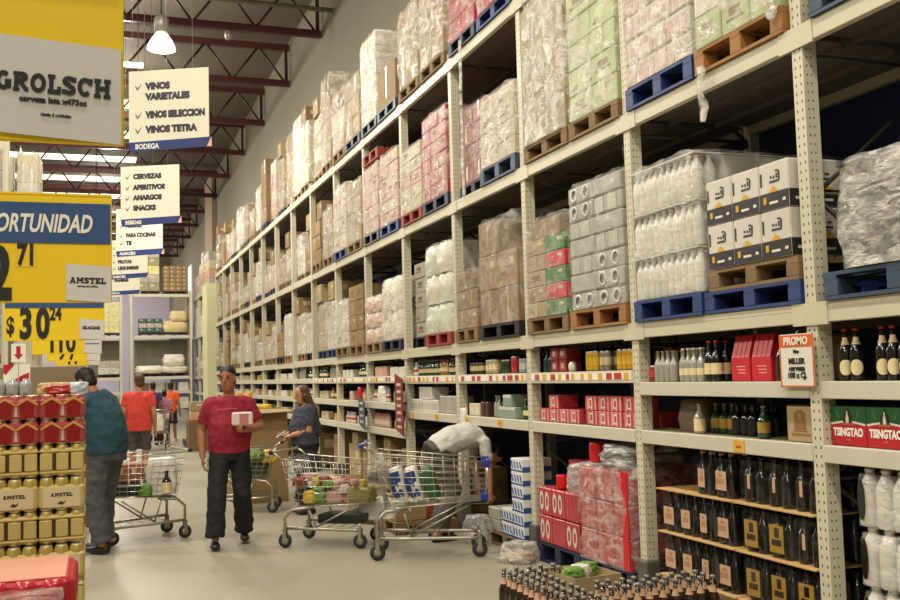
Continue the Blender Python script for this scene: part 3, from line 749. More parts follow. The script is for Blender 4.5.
# first bay, floor: big shrink packs of clear bottles
def six_pack(name, B, nx, ny, pitch, hh, film, label, group, loc, oval=None, cat='bottle pack', panel=None):
    t = thing(name, label, cat, loc, 0, group)
    for i in range(nx):
        for j in range(ny): bottle(B, (pitch*(i+.5), pitch*(j+.5), .002), t)
    b = MB(); b.add(*shell_mesh(3, .01, .012, 6, 6, .16), 0, True)
    for q in range(len(b.v)): v = b.v[q]; b.v[q] = Vector(((v.x+.5)*pitch*nx, (v.y+.5)*pitch*ny, v.z*hh*.86+.003 + (0 if v.z < .9 else -.0)))
    o = ob('shrink_film', SIXF.setdefault((name, nx, ny, film.name, hh), b.mesh('shrink_film', film)), t)
    if panel:
        m_, m2_, z0, z1, wf = panel; W_p = pitch*ny
        pb_ = MB().box(-.004, W_p*(.5-wf/2), hh*z0, -.001, W_p*(.5+wf/2), hh*z1, 0)
        if m2_: pb_.box(-.0052, W_p*(.5-wf*.33), hh*(z0+.14), -.004, W_p*(.5+wf*.33), hh*(z0+.26), 1); pb_.box(-.0052, W_p*(.5-wf*.2), hh*(z0+.3), -.004, W_p*(.5+wf*.12), hh*(z1-.05), 1)
        ob('printed_panel', SIXF.setdefault((name, m_.name, wf, ny, pitch), pb_.mesh('printed_panel', [m_, m2_ or m_])), t)
    if oval:
        ov = MB(); M4 = Matrix.Translation((-.002, pitch*ny*.84, hh*.45)) @ Matrix.Rotation(-PI/2, 4, 'Y')
        ov.v += [M4 @ Vector((hh*.34*math.cos(a*PI/8), .024*math.sin(a*PI/8), zz)) for zz in (0, .006) for a in range(16)]
        ov.f += [[i, (i+1) % 16, 16+(i+1) % 16, 16+i] for i in range(16)] + [list(range(16, 32)), list(range(16))[::-1]]; ov.m += [0]*18; ov.s += [False]*18
        ob('film_opening', ov.mesh('film_opening', GLD), t)
    return t
SIXF = {}
tag(ob('card_sheet', MB().box(0, 2.92, 0, .74, 4.38, .06).mesh('card_sheet', KRAFTD), None, (XF+.02, 0, .150)), 'thick brown card tray under the big clear bottle packs', 'card sheet')
pallet(XF+.02, 2.95, .001, NAVYP, 'navy', 'navy plastic pallet under the big clear bottle packs in the first bay', 'pallets on the floor', 1.5, 1.0, .14)
for c in range(3):
    for j in range(4):
        for i in range(2):
            six_pack('bottle_pack', B_PETG, 3, 3, .118, .315, PACKF, 'milky film pack of clear bottles, %s tier of the stack in the first bay' % ['bottom', 'middle', 'top'][c], 'clear bottle packs, %s tier' % ['bottom', 'middle', 'top'][c], (XF+.02+i*.36, 4.365-.356-j*.36, .150+.065+c*.306), oval=(i == 0 and j == 0))
# second bay upper shelf
row(B_CLR[4], 6.10, 6.40, z2, .066, 'bottle', 'small clear bottle in the grey group at the far end of the shelf', 'bottle', 'clear bottles at the shelf end', .06, 2, .07)
row(B_CLR2[4], 5.76, 6.07, z2, .07, 'bottle', 'clear bottle with cream label and pale cap', 'bottle', 'cream-labelled clear bottles', .06, 2, .07)
row(B_WINE[4], 5.58, 5.74, z2, .078, 'bottle', 'dark bottle with white label beside red carriers', 'bottle', 'dark bottles beside red carriers', .06, 2, .08)
RC = pm('carrier_red', '#c2232f', .4, 0, .08)
for i, y in enumerate((5.36, 5.15)):
    m = MB(); wd = .19
    m.box(0, -wd/2, 0, .15, wd/2, .15, 0, .004)
    for q in range(4): m.add([(-.001, -wd/2+.004+q*.046, .15), (-.001, -wd/2+.044+q*.046, .15), (.05, -wd/2+.044+q*.046+.012, .29), (.05, -wd/2+.004+q*.046+.012, .29), (.075, -wd/2+.044+q*.046+.012, .29), (.075, -wd/2+.004+q*.046+.012, .29), (.15, -wd/2+.044+q*.046, .15), (.15, -wd/2+.004+q*.046, .15)], [(0, 3, 2, 1), (3, 5, 4, 2), (5, 7, 6, 4), (0, 7, 5, 3), (1, 2, 4, 6)], 0)
    for q in range(3): m.box(-.0015, -wd*.28, .05+q*.02, .0005, wd*(.1+.05*q), .056+q*.02, 1)
    m.box(.06, -wd/2+.02, .15, .09, wd/2-.02, .27, 0)
    tag(ob('bottle_carrier', m.mesh('bottle_carrier', [RC, pm('carrier_script', '#e3a09a', .5)]), None, (XF+.06, y, z2+.001)), 'red cardboard bottle carrier, the ' + ('one touching the white-labelled bottles' if i == 0 else 'nearer of the pair, beside black bottles'), 'carrier')
row(bottle_meshes('blk', .26, .037, GLD, CAPB, CAPB)[4], 4.92, 5.04, z2, .08, 'bottle', 'black bottle between the red carriers and the promo card', 'bottle', 'black bottles by the promo card', .07, 2, .1)
row(bottle_meshes('rdk', .24, .036, GLD, REDC, CAPR, (.1, .3))[4], 4.76, 4.92, z2, .08, 'bottle', 'dark bottle with red label by the promo card', 'bottle', 'red-labelled bottles by the promo card', .07, 2, .1)
tag(ob('carton', carton(.2, .14, .27, KRAFT, 0), None, (XF+.09, 4.585, z2+.001)), 'narrow brown carton standing behind the promo card', 'carton')
row(can_mesh('redcan', .12, .033, (REDDK, REDC, CAPS)), 6.40, 6.49, z2, .07, 'can', 'dull red can at the far end of the shelf', 'can', 'red cans at the shelf end', .08, 1)
tag(ob('can_pack', boxmesh('can_pack', .2, .12, .25, [REDDK]), None, (XF+.3, 6.44, z2+.001)), 'dull red pack standing behind the red can', 'pack')
# promo card hung on the post
pc = thing('promo_card', 'white and orange promo price card hanging on the first full post', 'price card', (XF-.035, 4.70, 1.56))
b = MB(); b.box(0, -.145, 0, .004, .145, .30, 0, .001); b.box(-.001, -.14, .225, .0005, .14, .295, 1)
for a in ((-.145, 0, -.135, .30), (.135, 0, .145, .30), (-.145, 0, .145, .008)): b.box(-.0012, a[0], a[1], .0006, a[2], a[3], 1)
ob('card', b.mesh('card', [pm('card_white', '#dcd6c8', .6, 0, .04), pm('card_orange', '#d2601f', .5, 0, .05)]), pc)
text('PROMO', .062, WHITECARD, pc, (-.0025, 0, .258), AISLE, bold=.002, sx=.95)
text('Mas', .03, INK, pc, (-.0015, 0, .20), AISLE, bold=.0008)
for s, zz in (('MILLER', .145), ('cerveza', .105), ('100 x CJ.', .065)): text(s, .044, INK, pc, (-.0015, 0, zz), AISLE, bold=.002)
ob('hook', MB().tube([(.002, 0, .298), (.015, 0, .315), (.034, 0, .318)], .003, 5).mesh('hook', CHROMED), pc)
# second bay lower shelf
tag(ob('film_pack', lump(4, .05).mesh('film_pack', pm('brown_film', '#6f6250', .3, 0, .2)), None, (XF+.25, 6.11, z1+.001), (0, 0, 0), (.2, .3, .22)), 'brown film pack at the far end of the lower shelf', 'pack')
tag(ob('carton', carton(.16, .24, .19, KRAFTL, 0), None, (XF+.42, 5.99, z1+.001)), 'pale carton behind the brown film pack', 'carton')
row(B_CHAMP[4], 5.62, 5.92, z1, .09, 'bottle', 'green bottle on the low shelf between the film pack and the dark bottles', 'bottle', 'green bottles on the low shelf', .20, 1, .1)
row(bottle_meshes('clr3', .2, .04, GLC, LABCR, CAPS, (.1, .5))[4], 5.82, 5.93, z1, .09, 'bottle', 'clear bottle with cream label', 'bottle', 'clear cream-label bottles', .02+.06, 1)
row(B_FER[4], 5.22, 5.6, z1-.0, .09, 'bottle', 'dark bottle with brown label, second bay low shelf', 'bottle', 'dark bottles on the low shelf', .16, 1) if False else row(bottle_meshes('drk', .2, .04, GLD, CAPB, CAPB)[4], 5.28, 5.62, z1, .085, 'bottle', 'dark bottle without bright label on the low shelf', 'bottle', 'dark bottles on the low shelf', .18, 2, .1)
row(B_CHAMP[4], 5.14, 5.26, z1, .1, 'bottle', 'squat green bottle with gold label beside brown cartons', 'bottle', None, .09, 1)
tag(ob('carton', carton(.2, .2, .21, KRAFTD, 2), None, (XF+.20, 4.93, z1+.001)), 'dim brown carton behind the carton with the drawing', 'carton')
b = MB(); b.box(0, 0, 0, .2, .24, .205, 0, .004)
b.box(-.0012, .075, .07, .0005, .175, .17, 1); b.box(-.002, .10, .12, -.0008, .15, .185, 1); b.box(-.0026, .11, .13, -.0018, .14, .165, 2); b.box(-.0015, .04, .035, .0005, .2, .05, 1); b.box(-.0016, .06, .06, .0005, .19, .066, 1)
tag(ob('carton', b.mesh('carton', [KRAFTL, pm('brown_print', '#8a6238', .6, 0, .2, 40), KRAFT]), None, (XF+.05, 4.68, z1+.001)), 'tan carton printed with a brown drawing by the post', 'carton')
# second bay floor: packs of dark bottles in three tiers on card sheets
pallet(XF+.02, 4.69, .001, WOODP, 'wood', 'plain wooden pallet under dark bottle packs with gold labels', 'pallets on the floor', .84, 1.0, .15, True)
pallet(XF+.02, 5.52, .001, WOODP, 'wood', 'plain wooden pallet under dark bottle packs with salmon labels', 'pallets on the floor', .86, 1.0, .15, True)
SHEET = pm('tan_card_sheet', '#c6a06a', .7, 0, .12)
for c in range(3):
    z = .24 + c*.30 - (.0 if c else .0)
    tier = ['bottom', 'middle', 'top'][c]
    for half, (ya, yb) in enumerate(((4.69, 5.44), (5.46, 6.36))):
        tag(ob('card_sheet', MB().box(0, ya, 0, .9, yb, .008).mesh('card_sheet', SHEET), None, (XF+.01+.0, 0, z-.011+ (0 if c else -.0))), '%s card sheet under dark bottle packs with %s labels' % (tier, ['gold', 'salmon'][half]), 'card sheet')
    for j in range(3):
        for i in range(2):
            six_pack('bottle_pack', B_FER2, 2, 2, .118, .30, DARKF, 'film pack of dark bottles with gold labels, %s tier' % tier, 'gold-label bottle packs, %s tier' % tier, (XF+.04+i*.25, 4.695+j*.245, z-.002), panel=(LABG, GLB, .12, .66, .55) if c < 2 and j != 0 or c == 0 else (LABP, None, .3, .6, .1))
    cols = range(4) if c < 2 else (0, 1)
    for j in cols:
        for i in range(2):
            six_pack('bottle_pack', B_FER, 2, 2, .105, .29, DARKF, 'film pack of dark bottles with salmon labels, %s tier' % tier, 'salmon-label bottle packs, %s tier' % tier, (XF+.04+i*.23, 5.50+j*.214, z-.002), oval=(i == 0 and j == 0), panel=(LABP, pm('label_brown', '#a57f62', .6, 0, .1), .18, .60, [.62, .35, .5, .6][j]))
for half, (ya, yb) in enumerate(((4.69, 5.44), (5.46, 6.36))):
    tag(ob('brown_tray', MB().box(0, ya, 0, .9, yb, .076, 0, .004).mesh('brown_tray', KRAFTD), None, (XF+.01, 0, .152)), 'flat brown tray under the bottom tier with %s labels' % ['gold', 'salmon'][half], 'tray')
# third bay
z2 = 1.68
row(boxmesh('beer_pack', .15, .145, .105, [REDDK, PINKPK], lambda m, dx, dy, dz: m.box(-dx/2-.001, -.03, dz*.3, -dx/2+.001, .03, dz*.75, 1)), 7.86, 8.17, z2, .15, 'beer_pack', 'dull red pack, lower layer, upper shelf of third bay', 'pack', 'red packs on the upper shelf', .14, 1)
row(boxmesh('beer_pack', .15, .145, .105, [REDDK, PINKPK], lambda m, dx, dy, dz: m.box(-dx/2-.001, -.03, dz*.3, -dx/2+.001, .03, dz*.75, 1)), 7.86, 8.17, z2+.107, .15, 'beer_pack', 'dull red pack, top layer, upper shelf of third bay', 'pack', 'red packs, top layer', .14, 1)
row(bottle_meshes('teal', .2, .035, pm('teal_bottle', '#22403f', .2), None, CAPB)[4], 8.18, 8.4, z2, .08, 'bottle', 'dark teal bottle at the far end of the upper shelf', 'bottle', 'teal bottles', .1, 2)
YC = can_mesh('yellow', .165, .034, (pm('yellow_can', '#d9a41e', .3, .2, .1), pm('yellow_can_band', '#e9c24a', .3, .2, .1), CAPS))
GC = can_mesh('greycan', .16, .034, (pm('grey_can', '#8f8b7a', .3, .3, .1), LABCR, CAPS))
row(YC, 7.30, 7.66, z2, .075, 'can', 'tall yellow can with silver top in the far group of the third bay', 'can', 'yellow cans, far group', .1, 2, .075, skip=.15)
row(GC, 7.12, 7.28, z2, .075, 'can', 'tall grey can between two groups of yellow cans', 'can', 'grey cans', .1, 2, .075)
row(YC, 6.66, 7.02, z2, .075, 'can', 'tall yellow can with silver top in the near group of the third bay', 'can', 'yellow cans, near group', .09, 2, .075, skip=.1)
row(B_WINE[4], 6.66, 8.3, z2, .26, 'bottle', 'dark bottle at the back of the upper shelf, third bay', 'bottle', 'dark bottles at the shelf back', .5, 1)
tag(ob('white_jar', MB().lathe([(.03, 0), (.036, .03), (.036, .06), (.02, .085)], n=10).mesh('white_jar', WHITEPK), None, (XF+.07, 7.74, z2+.001)), 'small white jar beside yellow cans', 'jar')
RPK = boxmesh('beer_pack', .2, .2, .118, [pm('rose_pack', '#c0404a', .4, 0, .15, 10, 0, .1), PINKPK, WHITEPK], lambda m, dx, dy, dz: (m.box(-dx/2-.0015, -.03, .02, -dx/2+.001, .03, .1, 2), m.box(-dx/2-.0025, -.018, .035, -dx/2-.001, .018, .085, 0), [m.box(-dx/2-.001, q*.066-.1+.004, .004, -dx/2+.001, q*.066-.1+.03, .112, 1) for q in range(3)]))
row(RPK, 7.60, 8.42, z1, .205, 'beer_pack', 'rose-red beer pack in the far group, low shelf of third bay', 'pack', 'rose packs, far group', .15, 2, .21)
row(RPK, 8.0, 8.22, z1+.12, .205, 'beer_pack', 'single rose-red beer pack lying on the far group', 'pack', None, .15, 1)
row(RPK, 6.67, 7.50, z1, .207, 'beer_pack', 'rose-red beer pack, bottom layer of near group', 'pack', 'rose packs, near group bottom', .15, 2, .21)
row(RPK, 6.67, 7.50, z1+.12, .207, 'beer_pack', 'rose-red beer pack, top layer of near group', 'pack', 'rose packs, near group top', .15, 1, .21)
# third bay floor: red cases on navy pallets
pallet(XF-.02, 6.68, .001, NAVYP, 'navy', 'navy plastic pallet under the tall filmed red cases', 'pallets on the floor', .86, 1.0, .175, True)
pallet(XF-.02, 7.56, .001, NAVYP, 'navy', 'navy plastic pallet under the low red and white cases', 'pallets on the floor', .84, 1.0, .175, True)
def redcase(rings, wd=.26, hh=.24):
    m = MB().box(0, .003, 0, .38, wd-.003, hh-.004, 0, .008)
    for q in range(4): m.box(-.001, .01+q*wd/4, .006, .001, .012+q*wd/4, hh-.01, 1)
    if rings:
        for y in (wd*.3, wd*.72):
            m.X = Matrix.Translation((0, y, hh*.5)) @ Matrix.Rotation(-PI/2, 4, 'Y')
            vs = [(hh*.36*s*math.cos(a*PI/8), .040*s*math.sin(a*PI/8), e) for e in (.003,) for s in (1, .55) for a in range(16)]
            m.add(vs, [(a, (a+1) % 16, 16+(a+1) % 16, 16+a) for a in range(16)], 2); m.X = None
    return m.mesh('beer_case', [pm('dusty_red_case', '#b33a42', .4, 0, .12, 8, 0, .08), pm('case_seam', '#d98a86', .5), WHITEPK])
RCA, RCB = redcase(True), redcase(False)
for c in range(2):
    for j in range(3): tag(ob('beer_case', RCA if (j+c) % 3 != 1 else RCB, None, (XF-.01, 7.57+j*.265, .178+c*.245)), 'red beer case in the low stack, %s row, %s of three from the near side' % (['bottom', 'top'][c], ORD[j]), 'beer case', 'red cases of the low stack')
for j in (0, 1): tag(ob('beer_case', RCB, None, (XF+.2, 7.60+j*.3, .178+.49)), 'dark red case on top of the low stack behind the red can', 'beer case', 'cases behind the red can')
t = thing('wrapped_load', 'tall stack of red beer cases under torn clear film on the floor', 'load', (XF-.02, 6.69, .178))
for c in range(3):
    for j in range(3):
        for i in range(2): ob('beer_case', RCB, t, (i*.4, j*.28, c*.245))
ob('stretch_film', shell(3, FILMK), t, (.40, .42, 0), (0, 0, 0), (.84, .87, .76))
ob('corner_strip', MB().box(-.024, -.006, .01, -.014, .085, .74).mesh('corner_strip', pm('bright_red_strip', '#c4161f', .35, 0, .08)), t)
tag(ob('plastic_wrap', lump(9, .12).mesh('plastic_wrap', BAG), None, (XF+.25, 6.98, .945), (0, 0, .2), (.5, .45, .16)), 'crumpled clear wrap heaped on the tall red stack', 'plastic wrap')
REDCAN = MB().lathe([(.05, 0), (.053, .01), (.053, .11), (.048, .12)], n=14).mesh('red_tin', pm('shiny_red_tin', '#c8141c', .3, 0, .06))
tag(ob('red_tin', REDCAN, None, (XF+.1, 7.40, .945), (0, 0, 0), (1.3, 1.3, 1.3)), 'bright red tin on top of the tall filmed red stack', 'tin')
tag(ob('red_tin', REDCAN, None, (XF+.06, 8.0, .668)), 'bright red tin on top of the low red stack', 'tin')
tag(ob('plastic_wrap', lump(11, .12).mesh('plastic_wrap', BAG), None, (XF+.12, 7.62, .67), (0, 0, .4), (.28, .26, .24)), 'crumpled clear wrap between the two red stacks', 'plastic wrap')
row(B_NAVY[4], 7.5, 8.45, .31, .1, 'bottle', 'dark navy bottle in the dim stack behind the red cases', 'bottle', 'navy bottles behind the red cases', .55, 1) if False else None
for c in range(3):
    row(B_NAVY[4], 7.55, 8.40, .19+c*.28, .09, 'bottle', 'dark navy bottle behind the low red cases, %s tier' % ['bottom', 'middle', 'top'][c], 'bottle', 'navy bottles, %s tier' % ['bottom', 'middle', 'top'][c], .72, 1)
    tag(ob('card_sheet', MB().box(0, 7.5, 0, .3, 8.42, .008).mesh('card_sheet', SHEET), None, (XF+.6, 0, .18+c*.28)), 'card sheet under the %s tier of navy bottles' % ['bottom', 'middle', 'top'][c], 'card sheet')
pallet(XF+.55, 7.5, .001, NAVYP, 'n', 'navy pallet under the dim navy bottles', 'pallets on the floor', .95, .4, .175) if False else tag(ob('wooden_block', MB().box(0, 7.5, 0, .34, 8.40, .176).mesh('wooden_block', DARKP), None, (XF+.985, 0, .001)), 'black base block behind the navy pallet', 'block')
# fourth bay
BEIGEC = can_mesh('beigecan', .15, .05, (pm('beige_can', '#b8ab84', .4, .1, .1), LABCR, CAPS)); GRC = can_mesh('greencan', .14, .045, (pm('dark_green_can', '#1f4a3a', .4, .1, .1), GLG, CAPS))
row(BEIGEC, 9.45, 9.85, z2, .105, 'can', 'fat beige tin on the upper shelf of the fourth bay', 'tin', 'beige tins', .1, 2, .12)
row(GRC, 9.15, 9.42, z2, .1, 'can', 'dark green tin beside the beige tins', 'tin', 'green tins', .1, 2, .1)
row(can_mesh('redtin2', .17, .05, (REDC, RC, CAPS)), 8.98, 9.12, z2, .11, 'can', 'bright red tin on the upper shelf of the fourth bay', 'tin', None, .1, 1)
row(can_mesh('bluetin', .14, .035, (pm('pale_blue_can', '#8fa6b8', .4), WHITEPK, CAPS)), 8.75, 8.96, z2, .08, 'can', 'pale blue tin by the post', 'tin', 'pale blue tins', .1, 2, .09)
row(B_WINE[4], 9.9, 10.4, z2-.0, .1, 'bottle', 'dark bottle at the far end of the fourth bay', 'bottle', 'dark bottles, fourth bay', .15, 2, .1) if False else row(can_mesh('drktin', .13, .045, (pm('umber_can', '#4a3524', .4), LABCR, CAPB)), 9.9, 10.38, z2, .1, 'can', 'brown tin at the far end of the upper shelf', 'tin', 'brown tins', .12, 2, .1)
row(boxmesh('carton_pack', .2, .16, .13, [CREAMPK, WHITEPK], lambda m, dx, dy, dz: m.box(-dx/2-.001, -.05, .03, -dx/2+.001, .05, .09, 1)), 9.9, 10.38, z1, .165, 'carton_pack', 'cream pack on the low shelf of the fourth bay', 'pack', 'cream packs', .14, 2, .22)
row(B_CLR[4], 9.42, 9.62, z1, .08, 'bottle', 'small pale bottle between cream packs and green-grey packs', 'bottle', 'pale bottles', .09, 2, .08)
row(boxmesh('carton_pack', .12, .1, .15, [pm('umber_pack', '#43251d', .5)]), 9.66, 9.86, z1, .1, 'carton_pack', 'dark brown pack beside the cream packs', 'pack', 'brown packs', .1, 1)
GGP = boxmesh('carton_pack', .2, .21, .115, [pm('grey_green_pack', '#8b9a8a', .45, 0, .15, 9), WHITEPK], lambda m, dx, dy, dz: m.box(-dx/2-.001, -.1, .085, -dx/2+.001, .1, .112, 1))
row(GGP, 8.92, 9.36, z1, .215, 'carton_pack', 'grey-green pack, lower of the small stack', 'pack', 'grey-green packs', .13, 1)
row(GGP, 9.02, 9.26, z1+.117, .215, 'carton_pack', 'grey-green pack on top of two others', 'pack', None, .13, 1)
row(B_GRN[4], 8.7, 8.9, z1, .08, 'bottle', 'dark green bottle beside the grey-green packs', 'bottle', 'green bottles, fourth bay', .1, 2, .09)
# milk carton tower on the floor by the third post
pallet(XF-.06, 8.62, .001, WOODP, 'wood', 'plain wooden pallet under the blue and white tower', 'pallets on the floor', .92, .9, .13, True)
mt = MB().box(0, .002, 0, .3, .268, .122, 0, .004); mt.box(.002, .001, .002, .298, .269, .05, 1)
for q in range(4):
    a = .012+q*.066; tri(mt, [(a, .03), (a+.03, .03), (a+.058, .095), (a+.028, .095)][::-1], .0015, 1)
mt.box(-.0012, .004, .004, .0006, .266, .018, 1)
mtm = mt.mesh('milk_pack', [pm('milk_white', '#dfe0dd', .4, 0, .05), pm('milk_blue', '#2a4f96', .4, 0, .08)])
for c in range(6):
    for j in range(2 if c < 2 else 1):
        tag(ob('milk_pack', mtm, None, (XF-.05, 8.62+.0+j*.28, .134+c*.125)), 'blue and white carton pack, %s from the bottom of the tower' % ORD[c] if j == 0 else 'blue and white carton pack in the low stack beside the tower, ' + ['bottom', 'top'][c], 'pack')
for c in range(2): tag(ob('grey_pack', boxmesh('grey_pack', .3, .3, .11, [GREYPK]), None, (XF+.1, 9.36, .134+c*.113)), '%s grey filmed pack by the milk packs' % ['lower', 'upper'][c], 'pack')
# fifth bay
row(B_GRN[4], 11.25, 12.3, z2, .085, 'bottle', 'small green bottle on the upper shelf of the fifth bay', 'bottle', 'green bottles, fifth bay', .1, 1)
row(B_AMB[4], 10.98, 11.28, z2, .08, 'bottle', 'amber bottle on the upper shelf of the fifth bay', 'bottle', 'amber bottles', .09, 2, .08)
row(B_GRN[4], 10.6, 10.96, z2, .09, 'bottle', 'dark green bottle by the fourth post', 'bottle', 'dark green bottles by the fourth post', .1, 1)
row(B_WHT[4], 12.1, 12.32, z2, .08, 'bottle', 'white bottle at the far end of the fifth bay', 'bottle', 'white bottles, fifth bay', .08, 1)
WPK = boxmesh('carton_pack', .22, .26, .15, [WHITEPK, GREYPK], lambda m, dx, dy, dz: [m.box(-dx/2-.001, q*.06-.1, .03, -dx/2+.001, q*.06-.07, .11, 1) for q in range(4)])
row(WPK, 11.24, 12.3, z1, .265, 'carton_pack', 'white carton pack, bottom layer, low shelf of fifth bay', 'pack', 'white packs', .14, 1)
row(WPK, 11.45, 11.99, z1+.152, .265, 'carton_pack', 'white carton pack, top layer, low shelf of fifth bay', 'pack', 'white packs, top', .14, 1)
row(boxmesh('carton_pack', .2, .2, .2, [GREYPK, WHITEPK]), 10.6, 11.2, z1, .2, 'carton_pack', 'grey filmed pack, low shelf of fifth bay', 'pack', 'grey packs', .14, 1)
# farther shelves, bay after bay
RS = random.Random(5)
TREAT = [('cream packet', boxmesh('packet', .1, .085, .13, [CREAMPK]), .095), ('white bottle', B_WHT[4], .08), ('pink bottle', B_PNK[4], .08), ('small green bottle', B_GRN[4], .08), ('amber bottle', B_AMB[4], .085),
         ('pinkish pack', boxmesh('pack', .16, .2, .14, [PINKPK, REDC]), .21), ('white pack', boxmesh('pack', .16, .18, .12, [WHITEPK]), .19), ('dull green pack', boxmesh('pack', .16, .2, .15, [pm('dull_green_pack', '#7d9a4c', .5, 0, .1)]), .21),
         ('yellow packet', boxmesh('packet', .1, .12, .12, [pm('yellow_packet', '#d9b23c', .5, 0, .1)]), .13), ('clear bottle', B_CLR[4], .08), ('grey tin', GC, .085)]
FIX = {(4, 0): [6, 5], (4, 1): [7, 1], (4, 2): [2, 2], (5, 0): [3, 6], (5, 1): [2, 5], (5, 2): [6, 1], (6, 0): [9, 3], (6, 1): [4, 0], (6, 2): [8, 0]}
for k in range(4, 14):
    for i, z in enumerate(shelves(k)):
        for hf in range(2):
            q = FIX.get((k, i), [0, 0])[hf] if (k, i) in FIX else RS.choice([0, 1, 1, 6, 3, 8, 9, 5, 0] if k < 8 else [0, 6, 8, 5, 7, 0])
            nm, me, pt = TREAT[q]
            ya = yU(k)+.06+hf*.92; yb = ya+RS.uniform(.6, .86)
            if k > 4: pt *= 1.25
            lab = '%s on the %s shelf, %s half of the %s bay' % (nm, ['upper', 'middle', 'lower'][i], ['near', 'far'][hf], bayname(k))
            row(me, ya, yb, z, pt, nm.split()[-1] if nm.split()[-1] != 'pack' else 'carton_pack', lab, nm.split()[-1], nm+'s, %s %s %s' % (bayname(k), ['upper', 'middle', 'lower'][i], ['near', 'far'][hf]), .08 if 'pack' not in nm else .12, 1, skip=.06)
tag(ob('gift_bag', lump(23, .08).mesh('gift_bag', pm('red_foil_bag', '#c0182a', .3)), None, (XF+.06, 14.95, 1.335), (0, 0, 0), (.1, .16, .2)), 'shiny red bag on the middle shelf of the seventh bay', 'bag')
tag(ob('plastic_bag', lump(27, .1).mesh('plastic_bag', pm('white_bag', '#e4e1d8', .4, 0, .06)), None, (XF+.07, 13.7, 1.335), (0, 0, 0), (.12, .3, .22)), 'white bag on the middle shelf of the sixth bay', 'bag')
tag(ob('plastic_bag', lump(29, .1).mesh('plastic_bag', pm('white_bag', '#e4e1d8')), None, (XF+.0, 10.28, 1.12), (0, 0, 0), (.05, .12, .2)), 'white bag hanging from the low shelf edge above the bending man', 'bag')
# vertical banner strips on posts
def strip(name, label, y, za, zb, mat, wdt):
    t = thing(name, label, 'banner', (XF-.10, y, za)); H = zb-za
    b = MB(); b.add([(0, -wdt/2, 0), (0, wdt/2, .08), (0, wdt/2, H), (0, -wdt/2, H-.08), (.012, -wdt/2, 0), (.012, wdt/2, .08), (.012, wdt/2, H), (.012, -wdt/2, H-.08)], [(0, 3, 2, 1), (4, 5, 6, 7), (0, 1, 5, 4), (1, 2, 6, 5), (2, 3, 7, 6), (3, 0, 4, 7)])
    ob('panel', b.mesh('panel', mat), t)
    s = MB()
    for q in range(int(H/.09)-1):
        z = .1+q*.09; s.box(-.002, -wdt*.28, z, -.0005, wdt*.25, z+.035)
    ob('lettering', s.mesh('lettering', pm('banner_script', '#d9b9a8', .5)), t)
    ob('bracket', MB().box(.012, -.02, H*.5, .098, .02, H*.5+.03).mesh('bracket', DARKSTEEL), t)
strip('banner', 'tall dark red banner strip on the fifth post', 12.42, .92, 1.72, pm('dark_red_banner', '#7a1a22', .4, 0, .15, 8), .34)
strip('banner', 'teal banner strip on the sixth post', 14.36, .92, 1.40, pm('teal_banner', '#1f4f5c', .4, 0, .15, 8), .34)
# floor-level stock under the shelves and along the rack foot
ks = [(3, 10.6, .9, .55, .5, KRAFTD), (3, 11.5, .75, .5, .62, KRAFTD), (4, 12.55, .8, .6, .40, KRAFTD), (4, 13.45, .85, .6, .5, KRAFT), (5, 14.42, .8, .6, .42, KRAFT), (5, 15.3, .8, .6, .5, KRAFTL), (6, 16.4, .8, .6, .6, KRAFT), (7, 18.4, .9, .6, .55, KRAFTL), (8, 20.3, .9, .6, .6, KRAFT), (9, 22.3, .9, .6, .5, KRAFTL), (10, 24.2, .9, .6, .6, KRAFT), (11, 26.2, .9, .6, .55, KRAFT)]
for k, y, w, d, hh, mt in ks:
    y += .04; k_x = .0; pallet(XF+.10, y, .001, WOODP, 'w', 'wooden pallet on the floor under a brown carton, %s bay, %.0f' % (bayname(k), 0) if False else 'wooden pallet under a brown carton on the floor of the %s bay%s' % (bayname(k), ', far half' if y-yU(k) > .8 else ''), 'pallets on the floor', w, d+.2, .12)
    tag(ob('carton', carton(d, w-.08, hh, mt, 1), None, (XF+.12, y+.04, .123)), 'big brown carton on the floor of the %s bay%s' % (bayname(k), ', far half' if y-yU(k) > .8 else ''), 'carton')
    if k in (4, 5): tag(ob('carton', carton(.3, .34, .2, KRAFTL, 2), None, (XF+.1, y+.1, .123+hh+.003)), 'smaller carton on the big carton in the %s bay%s' % (bayname(k), ', far half' if y-yU(k) > .8 else ''), 'carton')
# loose things by the rack foot behind the trolleys
pallet(3.0, 10.35, .001, WOODP, 'wood', 'plain wooden pallet with cartons behind the big trolley', 'pallets on the floor', .9, .7, .13)
tag(ob('carton', carton(.36, .5, .2, KRAFT, 1), None, (3.02, 10.42, .133)), 'open brown carton on the pallet behind the big trolley', 'carton')
tag(ob('carton', carton(.3, .36, .14, pm('brick_card', '#9c4a2c', .7, 0, .12), 2), None, (3.38, 10.5, .133)), 'rust-coloured carton on the pallet behind the big trolley', 'carton')
tag(ob('carton', carton(.34, .55, .3, KRAFTD, 0), None, (2.95, 11.4, .001)), 'brown carton on the floor behind the two trolleys', 'carton')
tag(ob('carton', carton(.4, .5, .32, KRAFTL, 0), None, (3.05, 12.2, .001)), 'pale carton on the floor before the red banner', 'carton')
tag(ob('carton', carton(.4, .6, .34, KRAFT, 1), None, (2.95, 13.2, .001)), 'brown carton on the floor beside the woman', 'carton')
tag(ob('plastic_bag', lump(31, .14).mesh('plastic_bag', BAG), None, (3.59, 9.46, .002), (0, 0, .3), (.20, .22, .28)), 'clear bag leaning by the blue and white tower', 'bag')
tag(ob('plastic_bag', lump(33, .12).mesh('plastic_bag', BAG), None, (3.58, 8.38, .004), (0, 0, .5), (.27, .27, .17)), 'clear bag of bread-coloured food on the floor by the milk tower', 'bag')
